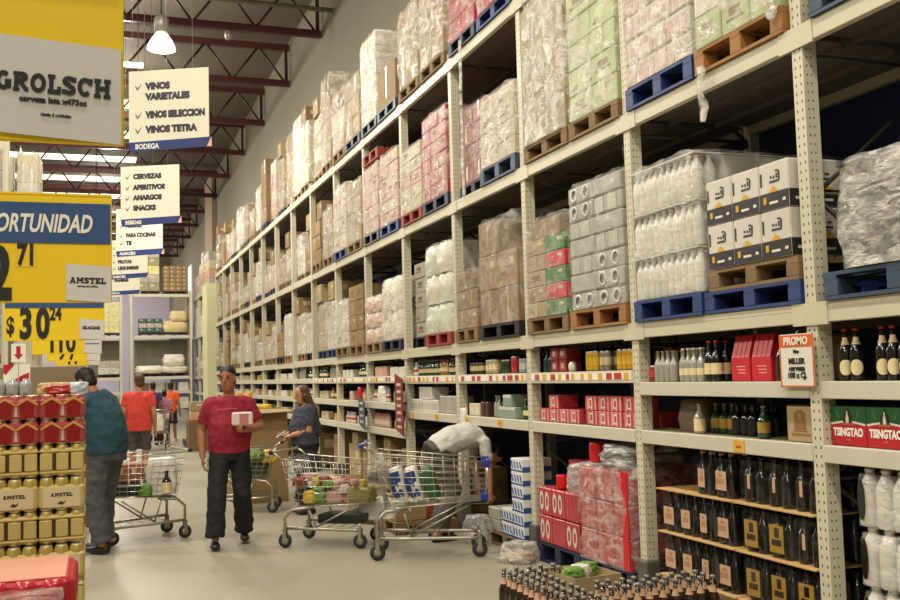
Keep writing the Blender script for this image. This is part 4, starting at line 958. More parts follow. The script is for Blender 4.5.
tag(ob('bread', lump(34, .04, .3).mesh('bread', pm('bread_crust', '#d3ae80', .7, 0, .15, 8)), None, (3.58, 8.38, .01), (0, 0, .5), (.21, .22, .08)), 'pale food inside the clear bag on the floor', 'food')
# floor display of bottles in front of the first two posts
pallet(2.40, 4.62, .001, WOODP, 'wood', 'wooden pallet under the brown bottle display in front of the rack', 'pallets on the floor', 1.40, 1.18, .14)
n = 0
for i in range(13):
    for j in range(17):
        x, y = 2.44+.085*i, 5.98-.086*j
        if .942*y+.335*x < 5.2 or y < 4.6 or not (i <= 2 or (i >= 4 and 5.20 < y < 5.44) or (i in (3, 4) and y > 5.86)): continue
        bottle(B_DISP, (x+rnd.uniform(-.006, .006), y+rnd.uniform(-.006, .006), .152), None, 'brown beer bottle with salmon label and silver cap in the floor display', 'brown bottles of the floor display', True, rnd.uniform(0, 6))
tag(ob('display_tray', MB().box(2.39, 4.63, 0, 3.58, 6.03, .009).mesh('display_tray', KRAFT), None, (0, 0, .142)), 'flat card tray under the brown bottle display', 'tray')
t = thing('carton', 'open low carton with greens beside the bottle display', 'carton', (2.90, 5.82, .152), .1)
b = MB()
for a in ((-.17, -.2, .17, -.194), (-.17, .194, .17, .2), (-.17, -.194, -.164, .194), (.164, -.194, .17, .194)): b.box(a[0], a[1], 0, a[2], a[3], .27)
b.box(-.164, -.194, 0, .164, .194, .23)
ob('box', b.mesh('box', KRAFTL), t)
LEAF = pm('lettuce_green', '#668a3a', .5, 0, .25, 9)
for q in range(3): tag(ob('lettuce', lump(40+q, .2, .3).mesh('lettuce', LEAF if q != 1 else WHITEPK), None, (2.82+.08*q, 5.76+.06*q, .384), (0, 0, q), (.11, .11, .075)), ['leafy green lettuce in the low carton', 'white packet in the low carton', 'second green lettuce at the far end of the low carton'][q], 'vegetable' if q != 1 else 'packet')
# hanging scraps of film
def rag(label, x, y, z, l, w):
    b = MB(); vs = []; n = 9
    for i in range(n+1):
        f = i/n; ww = w*(.3+.9*abs(math.sin(f*5+1))); ox = noise.noise(Vector((f*4, x, y)))*w*.6
        vs += [(ox, -ww, -f*l), (ox+.02, 0, -f*l), (ox, ww, -f*l), (ox-.02, 0, -f*l)]
    fs = []
    for i in range(n):
        for q in range(4): fs.append((i*4+q, i*4+(q+1) % 4, i*4+4+(q+1) % 4, i*4+4+q))
    b.add(vs, fs, 0, True)
    tag(ob('hanging_film_scrap', b.mesh('hanging_film_scrap', FILMW), None, (x, y, z)), label, 'film scrap')
rag('twisted clear film scrap hanging below the blue pallet of the second bay', XF-.06, 5.47, 3.64, .36, .045)
rag('long clear film strip hanging beside the fourth post', XF-.05, 9.95, 5.3, 1.75, .03)
rag('dark wisp of film hanging behind the grey can packs', XF+.3, 7.1, 3.5, .3, .06)
rag('pink wad of film beside the orange pallet', XF-.06, 4.72, 3.86, .16, .05)
# end column and the second rack beyond
tag(ob('end_column', MB().box(3.55, 34.6, 0, 3.92, 36.0, 5.02, 0, .01).mesh('end_column', pm('pale_olive_panel', '#d3cfa4', .6, 0, .05, 2)), None), 'tall pale column closing the far end of the long rack', 'column')
r2 = thing('pallet_rack', 'cream rack beyond the pale column at the aisle end', 'rack', (XF, 36.1, 0))
for n in range(4):
    ob('post', post, r2, (0, n*1.9+.1, 0), (0, 0, 0), (1, 1, .96)); ob('post', post, r2, (1.1, n*1.9+.1, 0), (0, 0, 0), (1, 1, .96))
for n in range(3):
    for z in (5.05, 3.5, 1.92, 1.3):
        ob('beam', beam, r2, (0, n*1.9+.1, z)); ob('deck', deck, r2, (0, n*1.9+.1, z))
R4 = random.Random(3)
for n in range(3):
    for z in (5.05, 3.5, 1.92):
        y = 36.25+n*1.9; t = thing('wrapped_load', '%s load on the %s level of the rack beyond the column, %s bay' % (['grey', 'tan', 'white'][n], {5.05: 'top', 3.5: 'middle', 1.92: 'low'}[z], ORD[n]), 'load', (XF+.02, y, z+.002))
        fill(t, 1.65, .95, R4.uniform(.7, 1.4) if z != 5.05 else [1.3, 1.5, .8][n], 1, 2, 4, [[GREYPK, PINKPK, CREAMPK], [WHITEPK], [GREYPK, WHITEPK]][{5.05: 0, 3.5: 1, 1.92: 2}[z]], n)
# rack across the far end
r3 = thing('pallet_rack', 'cream pallet rack standing across the far end of the aisle', 'rack', (0, 41, 0))
for x in (3.62, 1.36, .98, -1.1, -3.2):
    ob('post', post, r3, (x, 0, 0), (0, 0, -PI/2), (1, 1, 1)); ob('post', post, r3, (x, 1.1, 0), (0, 0, -PI/2))
for xa, xb in ((1.45, 3.55), (-1.0, .92), (-3.1, -1.15)):
    for z in (5.2, 3.56, 1.95, 1.38, .8):
        ob('beam', MB().box(xa-.05, -.01, z-.12, xb+.06, .04, z).mesh('beam', CREAM2), r3); ob('deck', MB().box(xa, .04, z-.04, xb, 1.08, z-.002).mesh('deck', DECKM if z > 1.5 else DECKL), r3)
for xa, xb in ((1.45, 3.55), (-1.0, .92)): ob('back_panel', MB().box(xa, 1.06, 1.96, xb, 1.075, 3.42).mesh('back_panel', pm('grey_olive_panel', '#8a8674', .7, 0, .06, 2)), r3)
def endload(name, label, x, z, w, d, hh, mats, nx=2, nz=3, film=None, y=41.05):
    pallet_mesh_y(x, z, w, label)
    t = thing('wrapped_load', label, 'load', (x, y, z+.125)); dx = w/nx; dz = hh/nz
    for c in range(nz):
        for i in range(nx): ob('carton', carton(dx, d, dz, mats[c % len(mats)], 1), t, (i*dx, 0, c*dz))
    if film: ob('stretch_film', shell(2, film), t, (w/2, d/2, 0), (0, 0, 0), (w+.03, d+.03, hh+.02))
def pallet_mesh_y(x, z, w, label):
    b = MB().box(0, 0, .08, w, .95, .12)
    for q in range(3): b.box(q*(w-.1)/2, 0, 0, q*(w-.1)/2+.1, .95, .08)
    tag(ob('pallet', b.mesh('pallet', DARKP), None, (x, 41.05, z+.001)), 'dark pallet under the '+label, 'pallet', 'pallets on the end rack')
OLIVE = pm('olive_sack', '#8f8f6a', .6, 0, .2); YLW = pm('pale_yellow_bale', '#d9d08c', .4, 0, .15); TEALC = pm('dark_teal_case', '#3b5a55', .5, 0, .2); STRAW = pm('straw_sack', '#cfbb8c', .6, 0, .1)
endload('a', 'olive stack on top of the end rack', 1.55, 5.2, .85, .9, 2.0, [OLIVE, GREYPK, YLW], 2, 6)
endload('b', 'tan carton stack on top of the end rack', 2.55, 5.2, .95, .9, 1.0, [KRAFT], 4, 6)
endload('c', 'pale yellow filmed bale on the end rack', .1, 3.56, .8, .9, 1.2, [YLW], 2, 3, FILMC)
endload('d', 'dark teal cases on the end rack', 1.6, 3.56, .9, .9, .55, [TEALC, GREYPK], 3, 3)
endload('f', 'white jumble under film on the end rack', 0.1, 1.95, .8, .9, .5, [WHITEPK, GREYPK], 2, 2, FILM)
for q, (x, y, z, w, hh) in enumerate(((2.6, 41.5, 3.69, .95, .45), (2.75, 41.5, 4.13, .65, .4))):
    tag(ob('sack', lump(50+q, .04).mesh('sack', STRAW), None, (x+.4, y, z), (0, 0, 0), (w, .9, hh)), 'straw-coloured sack on the end rack, ' + ['lower', 'upper'][q], 'sack')
for q, (x, z, w, hh) in enumerate(((2.95, 2.08, 1.0, .28), (2.95, 2.36, .8, .45), (2.0, 2.08, 1.0, .3))):
    tag(ob('sack', lump(60+q, .06).mesh('sack', SACKW), None, (x, 41.5, z), (0, 0, 0), (w, .9, hh)), 'white sack on the low level of the end rack, ' + ['bottom of two', 'top of two', 'lying alone'][q], 'sack')
for x, lab in ((2.45, 'two white sacks'), (1.5, 'lone white sack')): pallet_mesh_y(x, 1.95, .98, lab)
pallet_mesh_y(2.5, 3.56, .98, 'straw-coloured sacks')
for q, x in enumerate((1.6, 2.1, 2.6, 3.1)):
    for z in (1.38, .8): tag(ob('carton', carton(.4, .6, .32, [KRAFTD, GREYPK, KRAFT, WHITEPK][q], 2), None, (x, 41.1, z+.001)), '%s case on the %s shelf of the end rack' % (['dark brown', 'grey', 'brown', 'white'][q], 'upper' if z > 1 else 'lower'), 'case')
    if q < 2: tag(ob('carton', carton(.4, .6, .32, [KRAFTD, GREYPK][q], 2), None, (x-1.5, 41.1, .801)), '%s case on the low shelf left of the end rack post' % ['dark brown', 'grey'][q], 'case')
# ------------------------------------------------------------------ can stacks at the near end
GOLD = pm('gold_can', '#c2ab60', .3, .35, .12, 8); GOLDF = pm('gold_film_print', '#cbb673', .3, .15, .1, 10, .08); GOLDP = pm('pale_gold_panel', '#d6c69c', .4, .05, .06)
GDARK = pm('shade_between_cans', '#3a2a12', .6, 0, .2); LIDS = pm('can_lid', '#d8cfae', .3, .6, .1)  # dark sheet colour stands in for the shade between the cans
REDF = pm('red_film_print', '#a34a4a', .3, 0, .15, 10, .08); REDM = pm('deep_red_print', '#8a1018', .3, 0, .15); CHEV = pm('amber_chevron', '#cf9c4c', .35, .1, .1); PALEF = pm('pale_film_gap', '#c9b09c', .35, 0, .15)
CPW, CPD = .205, .138
def can_in_pack(hh, mat): return MB().lathe([(.026, 0, 1), (.033, .008, 0), (.033, hh*.88, 0), (.027, hh*.985, 1), (.026, hh, 1)], n=12).mesh('can', [mat, LIDS])
GC1, RC1 = can_in_pack(.155, GOLD), can_in_pack(.120, REDF)
def can_pack(kind, label, group, loc):
    t = thing('can_pack', label, 'can pack', loc, 0, group); hh = .155 if kind != 'red' else .120
    for i in range(3):
        for j in range(2): ob('can', RC1 if kind == 'red' else GC1, t, (.034+i*.0685, .034+j*.07, .001))
    b = MB()
    def wrapband(z0, z1, m, e=.0): b.box(-.001-e, -.001-e, z0, CPW+.002+e, CPD+.002+e, z1, m, .012)
    if kind == 'panel':
        wrapband(.01, hh*.80, 0, .001); b.box(.018, -.0045, .018, CPW-.018, -.001, hh*.72, 1)
    elif kind == 'window':
        wrapband(.008, hh*.24, 0, .001); wrapband(hh*.72, hh*.90, 0, .001); b.box(.02, -.0015, hh*.24, CPW-.02, .002, hh*.72, 2)
        for x in (.002, .075, CPW-.062): b.box(x, -.004, hh*.22, x+.058, .004, hh*.74, 0, .01)
    else:
        wrapband(.005, hh*.88, 0, .001)
        for cx in (.055, .155):
            tri2(b, [(cx-.03, .022), (cx-.034, .075), (cx, .098), (cx+.034, .075), (cx+.03, .022), (cx, .008)], .0048, 2)
            tri2(b, [(cx-.048, .070), (cx, .100), (cx+.048, .070), (cx+.048, .082), (cx, .113), (cx-.048, .082)], .006, 3)
        tri2(b, [(.096, .02), (.114, .02), (.108, .07), (.102, .07)], .005, 4)
    o = ob('printed_film', PKM.setdefault(kind, b.mesh('printed_film', [GOLDF, GOLDP, GDARK] if kind != 'red' else [REDF, REDF, REDM, CHEV, PALEF])), t)
    if kind == 'panel':
        ob('lettering', AMT, o, (CPW/2, -.0047, hh*.50), FRONT); ob('emblem', EMB, o, (CPW/2, -.0047, hh*.26), FRONT)
    return t
def tri2(m, pts, e, mi):
    n = len(pts); m.add([(x, -e, z) for x, z in pts]+[(x, .0, z) for x, z in pts], [tuple(range(n))]+[(i, (i+1) % n, n+(i+1) % n, n+i)[::-1] for i in range(n)], mi)
PKM = {}
AMT = slab('AMSTEL', .0175, INK, 1.0, .0006)
EMB = MB().add([(-.02, -.006, .001), (-.004, .008, .001), (.006, 0, .001), (.02, .010, .001), (.014, -.004, .001), (.002, -.012, .001)], [tuple(range(6))]).mesh('emblem', pm('brown_emblem', '#5a4020', .4))
pallet(-.98, 5.28, .001, WOODP, 'wood', 'wooden pallet under the gold and red can stack', 'pallets on the floor', .62, .93, .128)
z = .131
PL = [('panel', .158), ('window', .158)]*4 + [('red', .121), ('red', .121)]
for c, (kd, hh) in enumerate(PL):
    fwd = [-.11, -.11, -.10, -.09, -.09, -.045, -.045, 0, 0, 0][c]
    for j in range(3):
        for i in range(4):
            can_pack(kd, {'panel': 'gold can pack with a pale printed panel, %s row from the bottom of the stack' % ORD[c], 'window': 'gold can pack showing its cans through the film, %s row from the bottom' % ORD[c], 'red': 'red can pack with amber chevrons, %s row of the can stack' % ('top' if c == 9 else 'second')}[kd],
                     'can packs, %s row' % ORD[c], (-.052-CPW-i*(CPW+.006)+0, 5.30+fwd+j*(CPD+.01), z))
    z += hh
ztop = z
# odds and ends on top of the can stack
row_x = -.24
for i in range(7):
    tag(ob('bottle', MB().lathe([(.03, 0), (.032, .02), (.032, .05), (.028, .075), (.015, .09), (.015, .105)], n=10).mesh('bottle', PETW) if i == 0 else PETM, None, (-.27-.062*i, 5.5, ztop+.001)), 'small clear bottle standing on top of the red can packs', 'bottle', 'clear bottles on the can stack') if i else None
    if i == 0: PETM = MB().lathe([(.030, 0), (.032, .02), (.032, .05), (.028, .065), (.015, .075), (.015, .083)], n=10).mesh('bottle', pm('cloudy_bottle', '#a4a8a8', .2, 0, .25, 30, 0, 0, .8))
tag(ob('snack_bag', lump(71, .12).mesh('snack_bag', pm('red_snack_bag', '#b02a24', .3, 0, .2)), None, (-.16, 5.52, ztop+.001), (0, 0, .2), (.14, .12, .048)), 'small red bag on top of the can stack', 'bag')
tag(ob('snack_bag', lump(72, .12).mesh('snack_bag', pm('tan_snack_bag', '#d1b07e', .4, 0, .2)), None, (-.2, 5.6, ztop+.001), (0, 0, -.3), (.14, .1, .06)), 'tan packet behind the red bag on the can stack', 'packet')
tag(ob('snack_bag', lump(73, .15).mesh('snack_bag', pm('blue_white_bag', '#c3d0d8', .3, 0, .2)), None, (-.085, 5.5, ztop+.001), (0, 0, .3), (.08, .09, .06)), 'pale blue and white crumpled bag at the near corner of the can stack', 'bag')
# nearer stack with red packs, film over it
tag(ob('crate_stack', MB().box(-.95, 3.90, 0, -.09, 4.42, .86, 0, .01).mesh('crate_stack', REDDK), None, (0, 0, .001)), 'dull red block of packs under the pink-topped tray nearest the camera', 'pack block')
t = thing('can_tray', 'big red can tray with a pinkish film top nearest the camera', 'can tray', (-.95, 3.91, .863))
TRP = pm('pink_tray_film', '#d99a86', .3, 0, .1, 4, .1)
b = MB().box(0, 0, 0, .86, .50, .125, 0, .012)
for q in range(9): b.lathe([(.045, 0), (.047, .01), (.047, .11), (.03, .128)], (.05+.095*q, .02, .0), 10)
for q in range(8): b.lathe([(.045, 0), (.047, .01), (.047, .11), (.03, .128)], (.838, min(.45, .06+.055*q), .0), 10)
ob('tray', b.mesh('tray', pm('glossy_red_tray', '#b8242e', .25, 0, .12)), t)
ob('film_top', MB().box(-.005, .03, .1255, .85, .50, .135, 0, .003).mesh('film_top', TRP), t)
b = MB(); vs, fs = shell_mesh(8, .02, .05, 6, 4, .1); b.add([(x*.62+.52, y*.16-.06, z*.105+.0) for x, y, z in vs], fs, 0, True)
ob('loose_film', b.mesh('loose_film', FILMK), t)

# ------------------------------------------------------------------ yellow price signs along the left of the aisle
YEL = pm('sign_yellow', '#e8c60a', .5, 0, .04, 3.); SBLUE = pm('sign_blue', '#274a7c', .5, 0, .05, 3.); CARDG = pm('price_card_grey', '#cfcdc8', .45, 0, .05, 2.)
def price_sign(y, label, brand, sub, digits, xr=None, zb=None, header=True):
    xr = .058 if y < 3 else .09; zb = 2.185 if y < 3 else 2.145
    t = thing('price_sign', label, 'price sign', (xr, y, zb), 0, 'yellow price signs'); W, H = .96, .62
    b = MB().box(-W, 0, 0, 0, .015, H, 0, .002); b.box(-W, -.004, H-.012, 0, 0, H, 0)
    ob('board', b.mesh('board', YEL), t)
    ob('header_band', MB().box(-W+.01, -.006, H-.285, -.008, -.0005, H-.055).mesh('header_band', SBLUE), t)
    text('OPORTUNIDAD', .142, WHITECARD, t, (-W/2+.06, -.0075, H-.178), FRONT, bold=.0035, shear=.25, sx=.60, ext=.0008)
    c = MB(); c.add([(-.245, -.007, .045), (-.006, -.007, .03), (-.006, -.007, .235), (-.245, -.007, .25), (-.245, -.003, .045), (-.006, -.003, .03), (-.006, -.003, .235), (-.245, -.003, .25)], [(0, 1, 2, 3), (7, 6, 5, 4), (0, 4, 5, 1), (1, 5, 6, 2), (2, 6, 7, 3), (3, 7, 4, 0)])
    k = ob('name_card', c.mesh('name_card', CARDG), t, (0, 0, -.03))
    return t, k
SY = [2.2, 6.0, 11.0, 15.8, 20.4, 25.0]
t, k = price_sign(SY[0], 'nearest yellow price sign with a big grey beer name card', 'GROLSCH', '', '')
ob('lettering', slab('GROLSCH', .041, INK, .84), k, (-.138, -.0078, .150), (PI/2, 0.03, 0))
text('cerveza lata x473cc', .0165, INK, k, (-.140, -.0078, .115), (PI/2, .03, 0), bold=.0007); text('Hasta 6 unidades', .0085, INK, k, (-.135, -.0078, .085), (PI/2, .03, 0), bold=.0003)
t, k = price_sign(SY[1], 'yellow price sign with a blue header and small digits, second along the aisle', 'AMSTEL', '', '')
ob('lettering', slab('AMSTEL', .034, INK, 1.0), k, (-.13, -.0078, .155), (PI/2, .03, 0)); text('cerveza lata x473cc', .014, INK, k, (-.13, -.0078, .122), (PI/2, .03, 0), bold=.0006)
def dig(s, size, t, x, z, sx=.60, bold=.018): text(s, size, INK, t, (x, -.004, z), FRONT, name='digits', bold=bold, sx=sx, ext=.0015)
for d_ in (('2', .40, -.59, .15), ('71', .16, -.45, .262)): dig(d_[0], d_[1], t, d_[2], d_[3], .62, .018 if d_[1] > .2 else .007)
ob('digit_card', MB().box(-.51, -.003, .20, -.40, -.0005, .325).mesh('digit_card', pm('pale_yellow_card', '#e6c02c', .5)), t)
t, k = price_sign(SY[2], 'yellow price sign with a dollar amount and a small grey card, third along the aisle', '', '', '')
ob('lettering', slab('GLACIAR', .030, INK, .9), k, (-.13, -.0078, .155), (PI/2, .03, 0)) if 0 else text('GLACIAR', .042, INK, k, (-.13, -.0078, .155), (PI/2, .03, 0), bold=.003)
for d_ in (('$', .24, -.90, .15), ('3', .42, -.755, .16), ('0', .42, -.595, .16), ('24', .19, -.475, .27)): dig(d_[0], d_[1], t, d_[2], d_[3], .60, .007 if d_[0] in '$24' else .018)
for n_, dg_ in ((3, ('1', '10')), (4, ('9', '7')), (5, ('4', '7'))):
    t, k = price_sign(SY[n_], 'yellow price sign partly hidden behind nearer ones, %s along the aisle' % ORD[n_], '', '', '')
    dig(dg_[0], .40, t, -.69, .16, .68, .014); dig(dg_[1], .40, t, -.50, .16, .68, .014)
    ob('card_stripe', MB().box(-.235, -.0085, .17, -.03, -.0068, .185).mesh('card_stripe', SBLUE), k)
for i, y in enumerate(SY):
    for s in (-.9, -.06): pass
for o in list(COL.objects):
    if o.name.startswith('price_sign') and not o.parent:
        b = MB()
        for s in (-.88, -.08): b.tube([(s, .008, .61), (s, .008, 11.53-o.location.z)], .0015, 4)
        ob('hanging_wire', b.mesh('hanging_wire', DARKSTEEL), o)

# ------------------------------------------------------------------ white department signs hung over the aisle
SW = pm('sign_ivory', '#ece6d2', .55, 0, .03, 2.); SNAVY = pm('sign_navy', '#2b3a78', .5, 0, .05); FOLD = pm('sign_fold', '#e8b9a4', .5)
TXT = pm('sign_text', '#35333f', .5); CHK = pm('check_mark', '#8a5148', .5); SWT = pm('sign_white_letters', '#f2eee4', .5)
def dept_sign(y, lines, foot, label, x=.86, zc=4.98, ang=-.44, roll=.0, W=.99, H=.99):
    t = thing('department_sign', label, 'hanging sign', (x, y, zc), ang, 'white department signs')
    b = MB().box(-W/2, 0, -H/2+.10, W/2, .012, H/2, 0, .002)
    ob('panel', b.mesh('panel', SW), t)
    b = MB(); q = [(-W/2, -H/2+.12), (W/2+.03, -H/2+.145), (W/2-.03, -H/2+.03), (-W/2+.02, -H/2)][::-1]
    tri2(b, q[::-1][::-1], .004, 0); b2 = MB(); tri2(b2, [(W/2-.03, -H/2+.03), (W/2+.03, -H/2+.145), (W/2+.035, -H/2+.03)], .003, 0)
    ob('foot_band', b.mesh('foot_band', SNAVY), t, (0, -.001, 0)); ob('folded_corner', b2.mesh('folded_corner', FOLD), t, (0, -.001, 0))
    text(foot, .085, SWT, t, (-W/2+.08, -.006, -H/2+.062), FRONT, bold=.003, align='LEFT', sx=.85)
    for s, zz, ck in lines:
        text(s, .108, TXT, t, (-W/2+.215, -.002, zz), FRONT, bold=.0085, align='LEFT', sx=.93 if len(s) < 12 else .80)
        if ck:
            m = MB(); m.add([(-.045, -.004, .01), (-.02, -.004, -.04), (-.012, -.004, -.04), (.045, -.004, .05), (-.014, -.004, -.015), (-.036, -.004, .016)], [(0, 1, 4, 5), (1, 2, 3, 4)])
            m.add([(-.045, -.001, .01), (-.02, -.001, -.04), (-.012, -.001, -.04), (.045, -.001, .05)], [(0, 1, 2, 3)][:0]); ob('check_mark', m.mesh('check_mark', CHK), t, (-W/2+.125, 0, zz))
    w = MB()
    for s in (-.3, .3): w.tube([(s, .006, H/2), (s*.9, .006, 11.5-zc)], .004, 4)
    ob('hanging_wire', w.mesh('hanging_wire', CHROMED), t)
DEP = [(12.2, [('VINOS', .30, 1), ('VARIETALES', .17, 0), ('VINOS SELECCION', -.05, 1), ('VINOS TETRA', -.23, 1)], 'BODEGA', 'white hanging sign nearest the camera, listing wines'),
       (16.8, [('CERVEZAS', .32, 1), ('APERITIVOS', .14, 1), ('AMARGOS', -.03, 1), ('SNACKS', -.20, 1)], 'BEBIDAS', 'white hanging sign second along the aisle, listing beers and snacks'),
       (21.3, [('ACEITES', .32, 1), ('ARROZ', .14, 1), ('PARA COCINAR', -.06, 1), ('TE', -.22, 1)], 'ALMACEN', 'white hanging sign third along the aisle, mostly behind the second'),
       (26.2, [('HARINAS', .3, 1), ('PASTAS', .12, 1), ('FRUTAS', -.06, 1), ('LEGUMBRES', -.22, 1)], 'ALMACEN', 'white hanging sign fourth along the aisle, listing fruit'),
       (31.0, [('LACTEOS', .3, 1), ('QUESOS', .12, 1), ('FIAMBRES', -.06, 1)], 'FRESCOS', 'white hanging sign farthest along the aisle')]
for i, (y, ln, ft, lb) in enumerate(DEP): dept_sign(y, ln, ft, lb, [.83, .84, .85, .79, .79][i], [4.94, 4.73, 4.78, 4.80, 4.80][i])

# ------------------------------------------------------------------ high bay lamps
LAMPE = pm('lamp_bulb_glow', '#fff2d2', .3, 0, 0, 1, 0, 0, .5, 60); LAMPG = pm('ribbed_lamp_glass', '#f3ead2', .25, 0, .05, 20, .1, 0, .6, 3.5); HOUS = pm('lamp_housing', '#9d9a90', .4, .4, .1)
def highbay(x, y, z, label):
    t = thing('bay_lamp', label, 'lamp', (x, y, z), 0, 'high bay lamps')
    ob('housing', MB().lathe([(.05, .34), (.13, .36), (.14, .62), (.10, .68), (.03, .70)], n=16).mesh('housing', HOUS), t)
    ob('reflector', MB().lathe([(.26, .04), (.25, .10), (.20, .21), (.11, .34), (.10, .345)], n=20, cap=False).mesh('reflector', LAMPG), t)
    ob('bulb', MB().lathe([(.02, .04), (.07, .10), (.085, .18), (.06, .28), (.03, .34)], n=12).mesh('bulb', LAMPE), t)
    ob('rod', MB().tube([(0, 0, .69), (0, 0, 11.53-z)], .012, 6).mesh('rod', DARKSTEEL), t)
highbay(1.17, 19.0, 7.86, 'glowing bell-shaped lamp hanging above the nearest white sign')
t = thing('ceiling_sensor', 'small grey pendant fixture under the nearest truss near the wall', 'fixture', (3.05, 24.06, 9.95)); ob('housing', MB().ball((0, 0, .1), (.11, .11, .13), 12, 8).mesh('housing', HOUS), t); ob('rod', MB().tube([(0, 0, .2), (0, 0, .25)], .02, 6).mesh('rod', DARKSTEEL), t)
tag(ob('fluorescent_tube', MB().box(-.6, -.05, 0, .6, .05, .08).mesh('fluorescent_tube', pm('tube_glow', '#fff6e2', .4, 0, 0, 1, 0, 0, .5, 8)), None, (.35, 21.5, 8.3)), 'lit strip lamp glimpsed beside the big lamp', 'lamp')
t = [o for o in COL.objects if o.name.startswith('fluorescent_tube')][0]
b = MB(); [b.tube([(s, 0, .08), (s, 0, 3.2)], .006, 4) for s in (-.5, .5)]; ob('hanging_wire', b.mesh('hanging_wire', DARKSTEEL), t)

# ------------------------------------------------------------------ rack end at the left and stock behind the can stack
r4 = thing('pallet_rack', 'cream rack end at the far left behind the yellow signs', 'rack', (-1.2, 16, 0))
for x in (0, -2.6): ob('post', post, r4, (x, 0, 0), (0, 0, -PI/2)); ob('post', post, r4, (x, 1.1, 0), (0, 0, -PI/2))
for z in (1.3, 2.03, 4.3): ob('beam', MB().box(-2.6, -.01, z-.12, 0, .04, z).mesh('beam', CREAM2), r4); ob('deck', MB().box(-2.6, .04, z-.04, .0, 1.08, z-.002).mesh('deck', DECKM), r4)
for z, hh, lb in ((4.3, .98, 'pale filmed load high on the left rack end'), (2.03, 1.3, 'filmed load on the middle level of the left rack end')):
    pallet_mesh_y(-2.3, z, .98, lb) if 0 else tag(ob('pallet', MB().box(0, 0, 0, 1.0, .95, .12).mesh('pallet', WOODP), None, (-2.3, 16.06, z+.001)), 'wooden pallet under the '+lb, 'pallet')
    t = thing('wrapped_load', lb, 'load', (-2.3, 16.06, z+.123)); fill(t, .95, 1.0, hh, 2, 2, 4, WHITEPK, 3); ob('stretch_film', shell(1, FILMW), t, (.5, .475, 0), (0, 0, 0), (1.03, .98, hh+.02))
t = thing('wrapped_load', 'tall pale filmed load standing beside the left rack end', 'load', (-1.11, 16.0, .002)); fill(t, .9, .32, 5.15, 1, 2, 12, [WHITEPK, CREAMPK], 5); ob('stretch_film', shell(4, FILMW), t, (.16, .45, 0), (0, 0, 0), (.34, .93, 5.17))
tag(ob('carton', carton(.8, .52, .0+.42, pm('grey_brown_card', '#8a7a5e', .75, 0, .1, 5), 0), None, (-.86, 12.9, 1.50)), 'wide grey-brown carton behind the can stack', 'carton')
tag(ob('carton', carton(.45, .5, .42, pm('grey_brown_card', '#8a7a5e'), 0), None, (-1.34, 12.9, 1.50)), 'narrower grey-brown carton behind the can stack', 'carton')
tag(ob('merchandise_block', MB().box(-1.4, 12.8, 0, -.04, 13.7, 1.495, 0, .01).mesh('merchandise_block', KRAFTD), None, (0, 0, .001)), 'brown stack of stock carrying the grey-brown cartons', 'stock')
tag(ob('arrow_card', MB().box(-.1, 0, -.14, .1, .006, .14).mesh('arrow_card', SW), None, (-.68, 10.2, 2.0), (0, 0, 0), (.62, 1, .62)), 'white card with a red arrow among the yellow signs', 'card')
o = [q for q in COL.objects if q.name.startswith('arrow_card')][0]
b = MB(); tri2(b, [(-.03, .10), (-.03, -.02), (-.065, -.02), (0, -.10), (.065, -.02), (.03, -.02), (.03, .10)][::-1][::-1], .003, 0); ob('arrow', b.mesh('arrow', TSR), o)
ob('stand', MB().tube([(0, .01, -.14), (0, .01, -3.2)], .008, 6).mesh('stand', CHROMED), o)
tag(ob('warning_board', MB().box(-.12, 0, -.1, .12, .006, .1).mesh('warning_board', SW), None, (-.72, 10.6, 1.80)), 'small red and white striped board behind the can stack', 'board')
o = [q for q in COL.objects if q.name.startswith('warning_board')][0]
b = MB(); tri2(b, [(-.12, .02), (-.12, .1), (-.02, .1), (-.1, .0)], .003, 0); tri2(b, [(-.12, -.1), (.06, 0), (.11, .02), (.11, -.06), (.03, -.1)], .003, 0); ob('stripes', b.mesh('stripes', TSR), o)
ob('stand', MB().tube([(0, .01, -.1), (0, .01, -1.79)], .008, 6).mesh('stand', CHROMED), o)
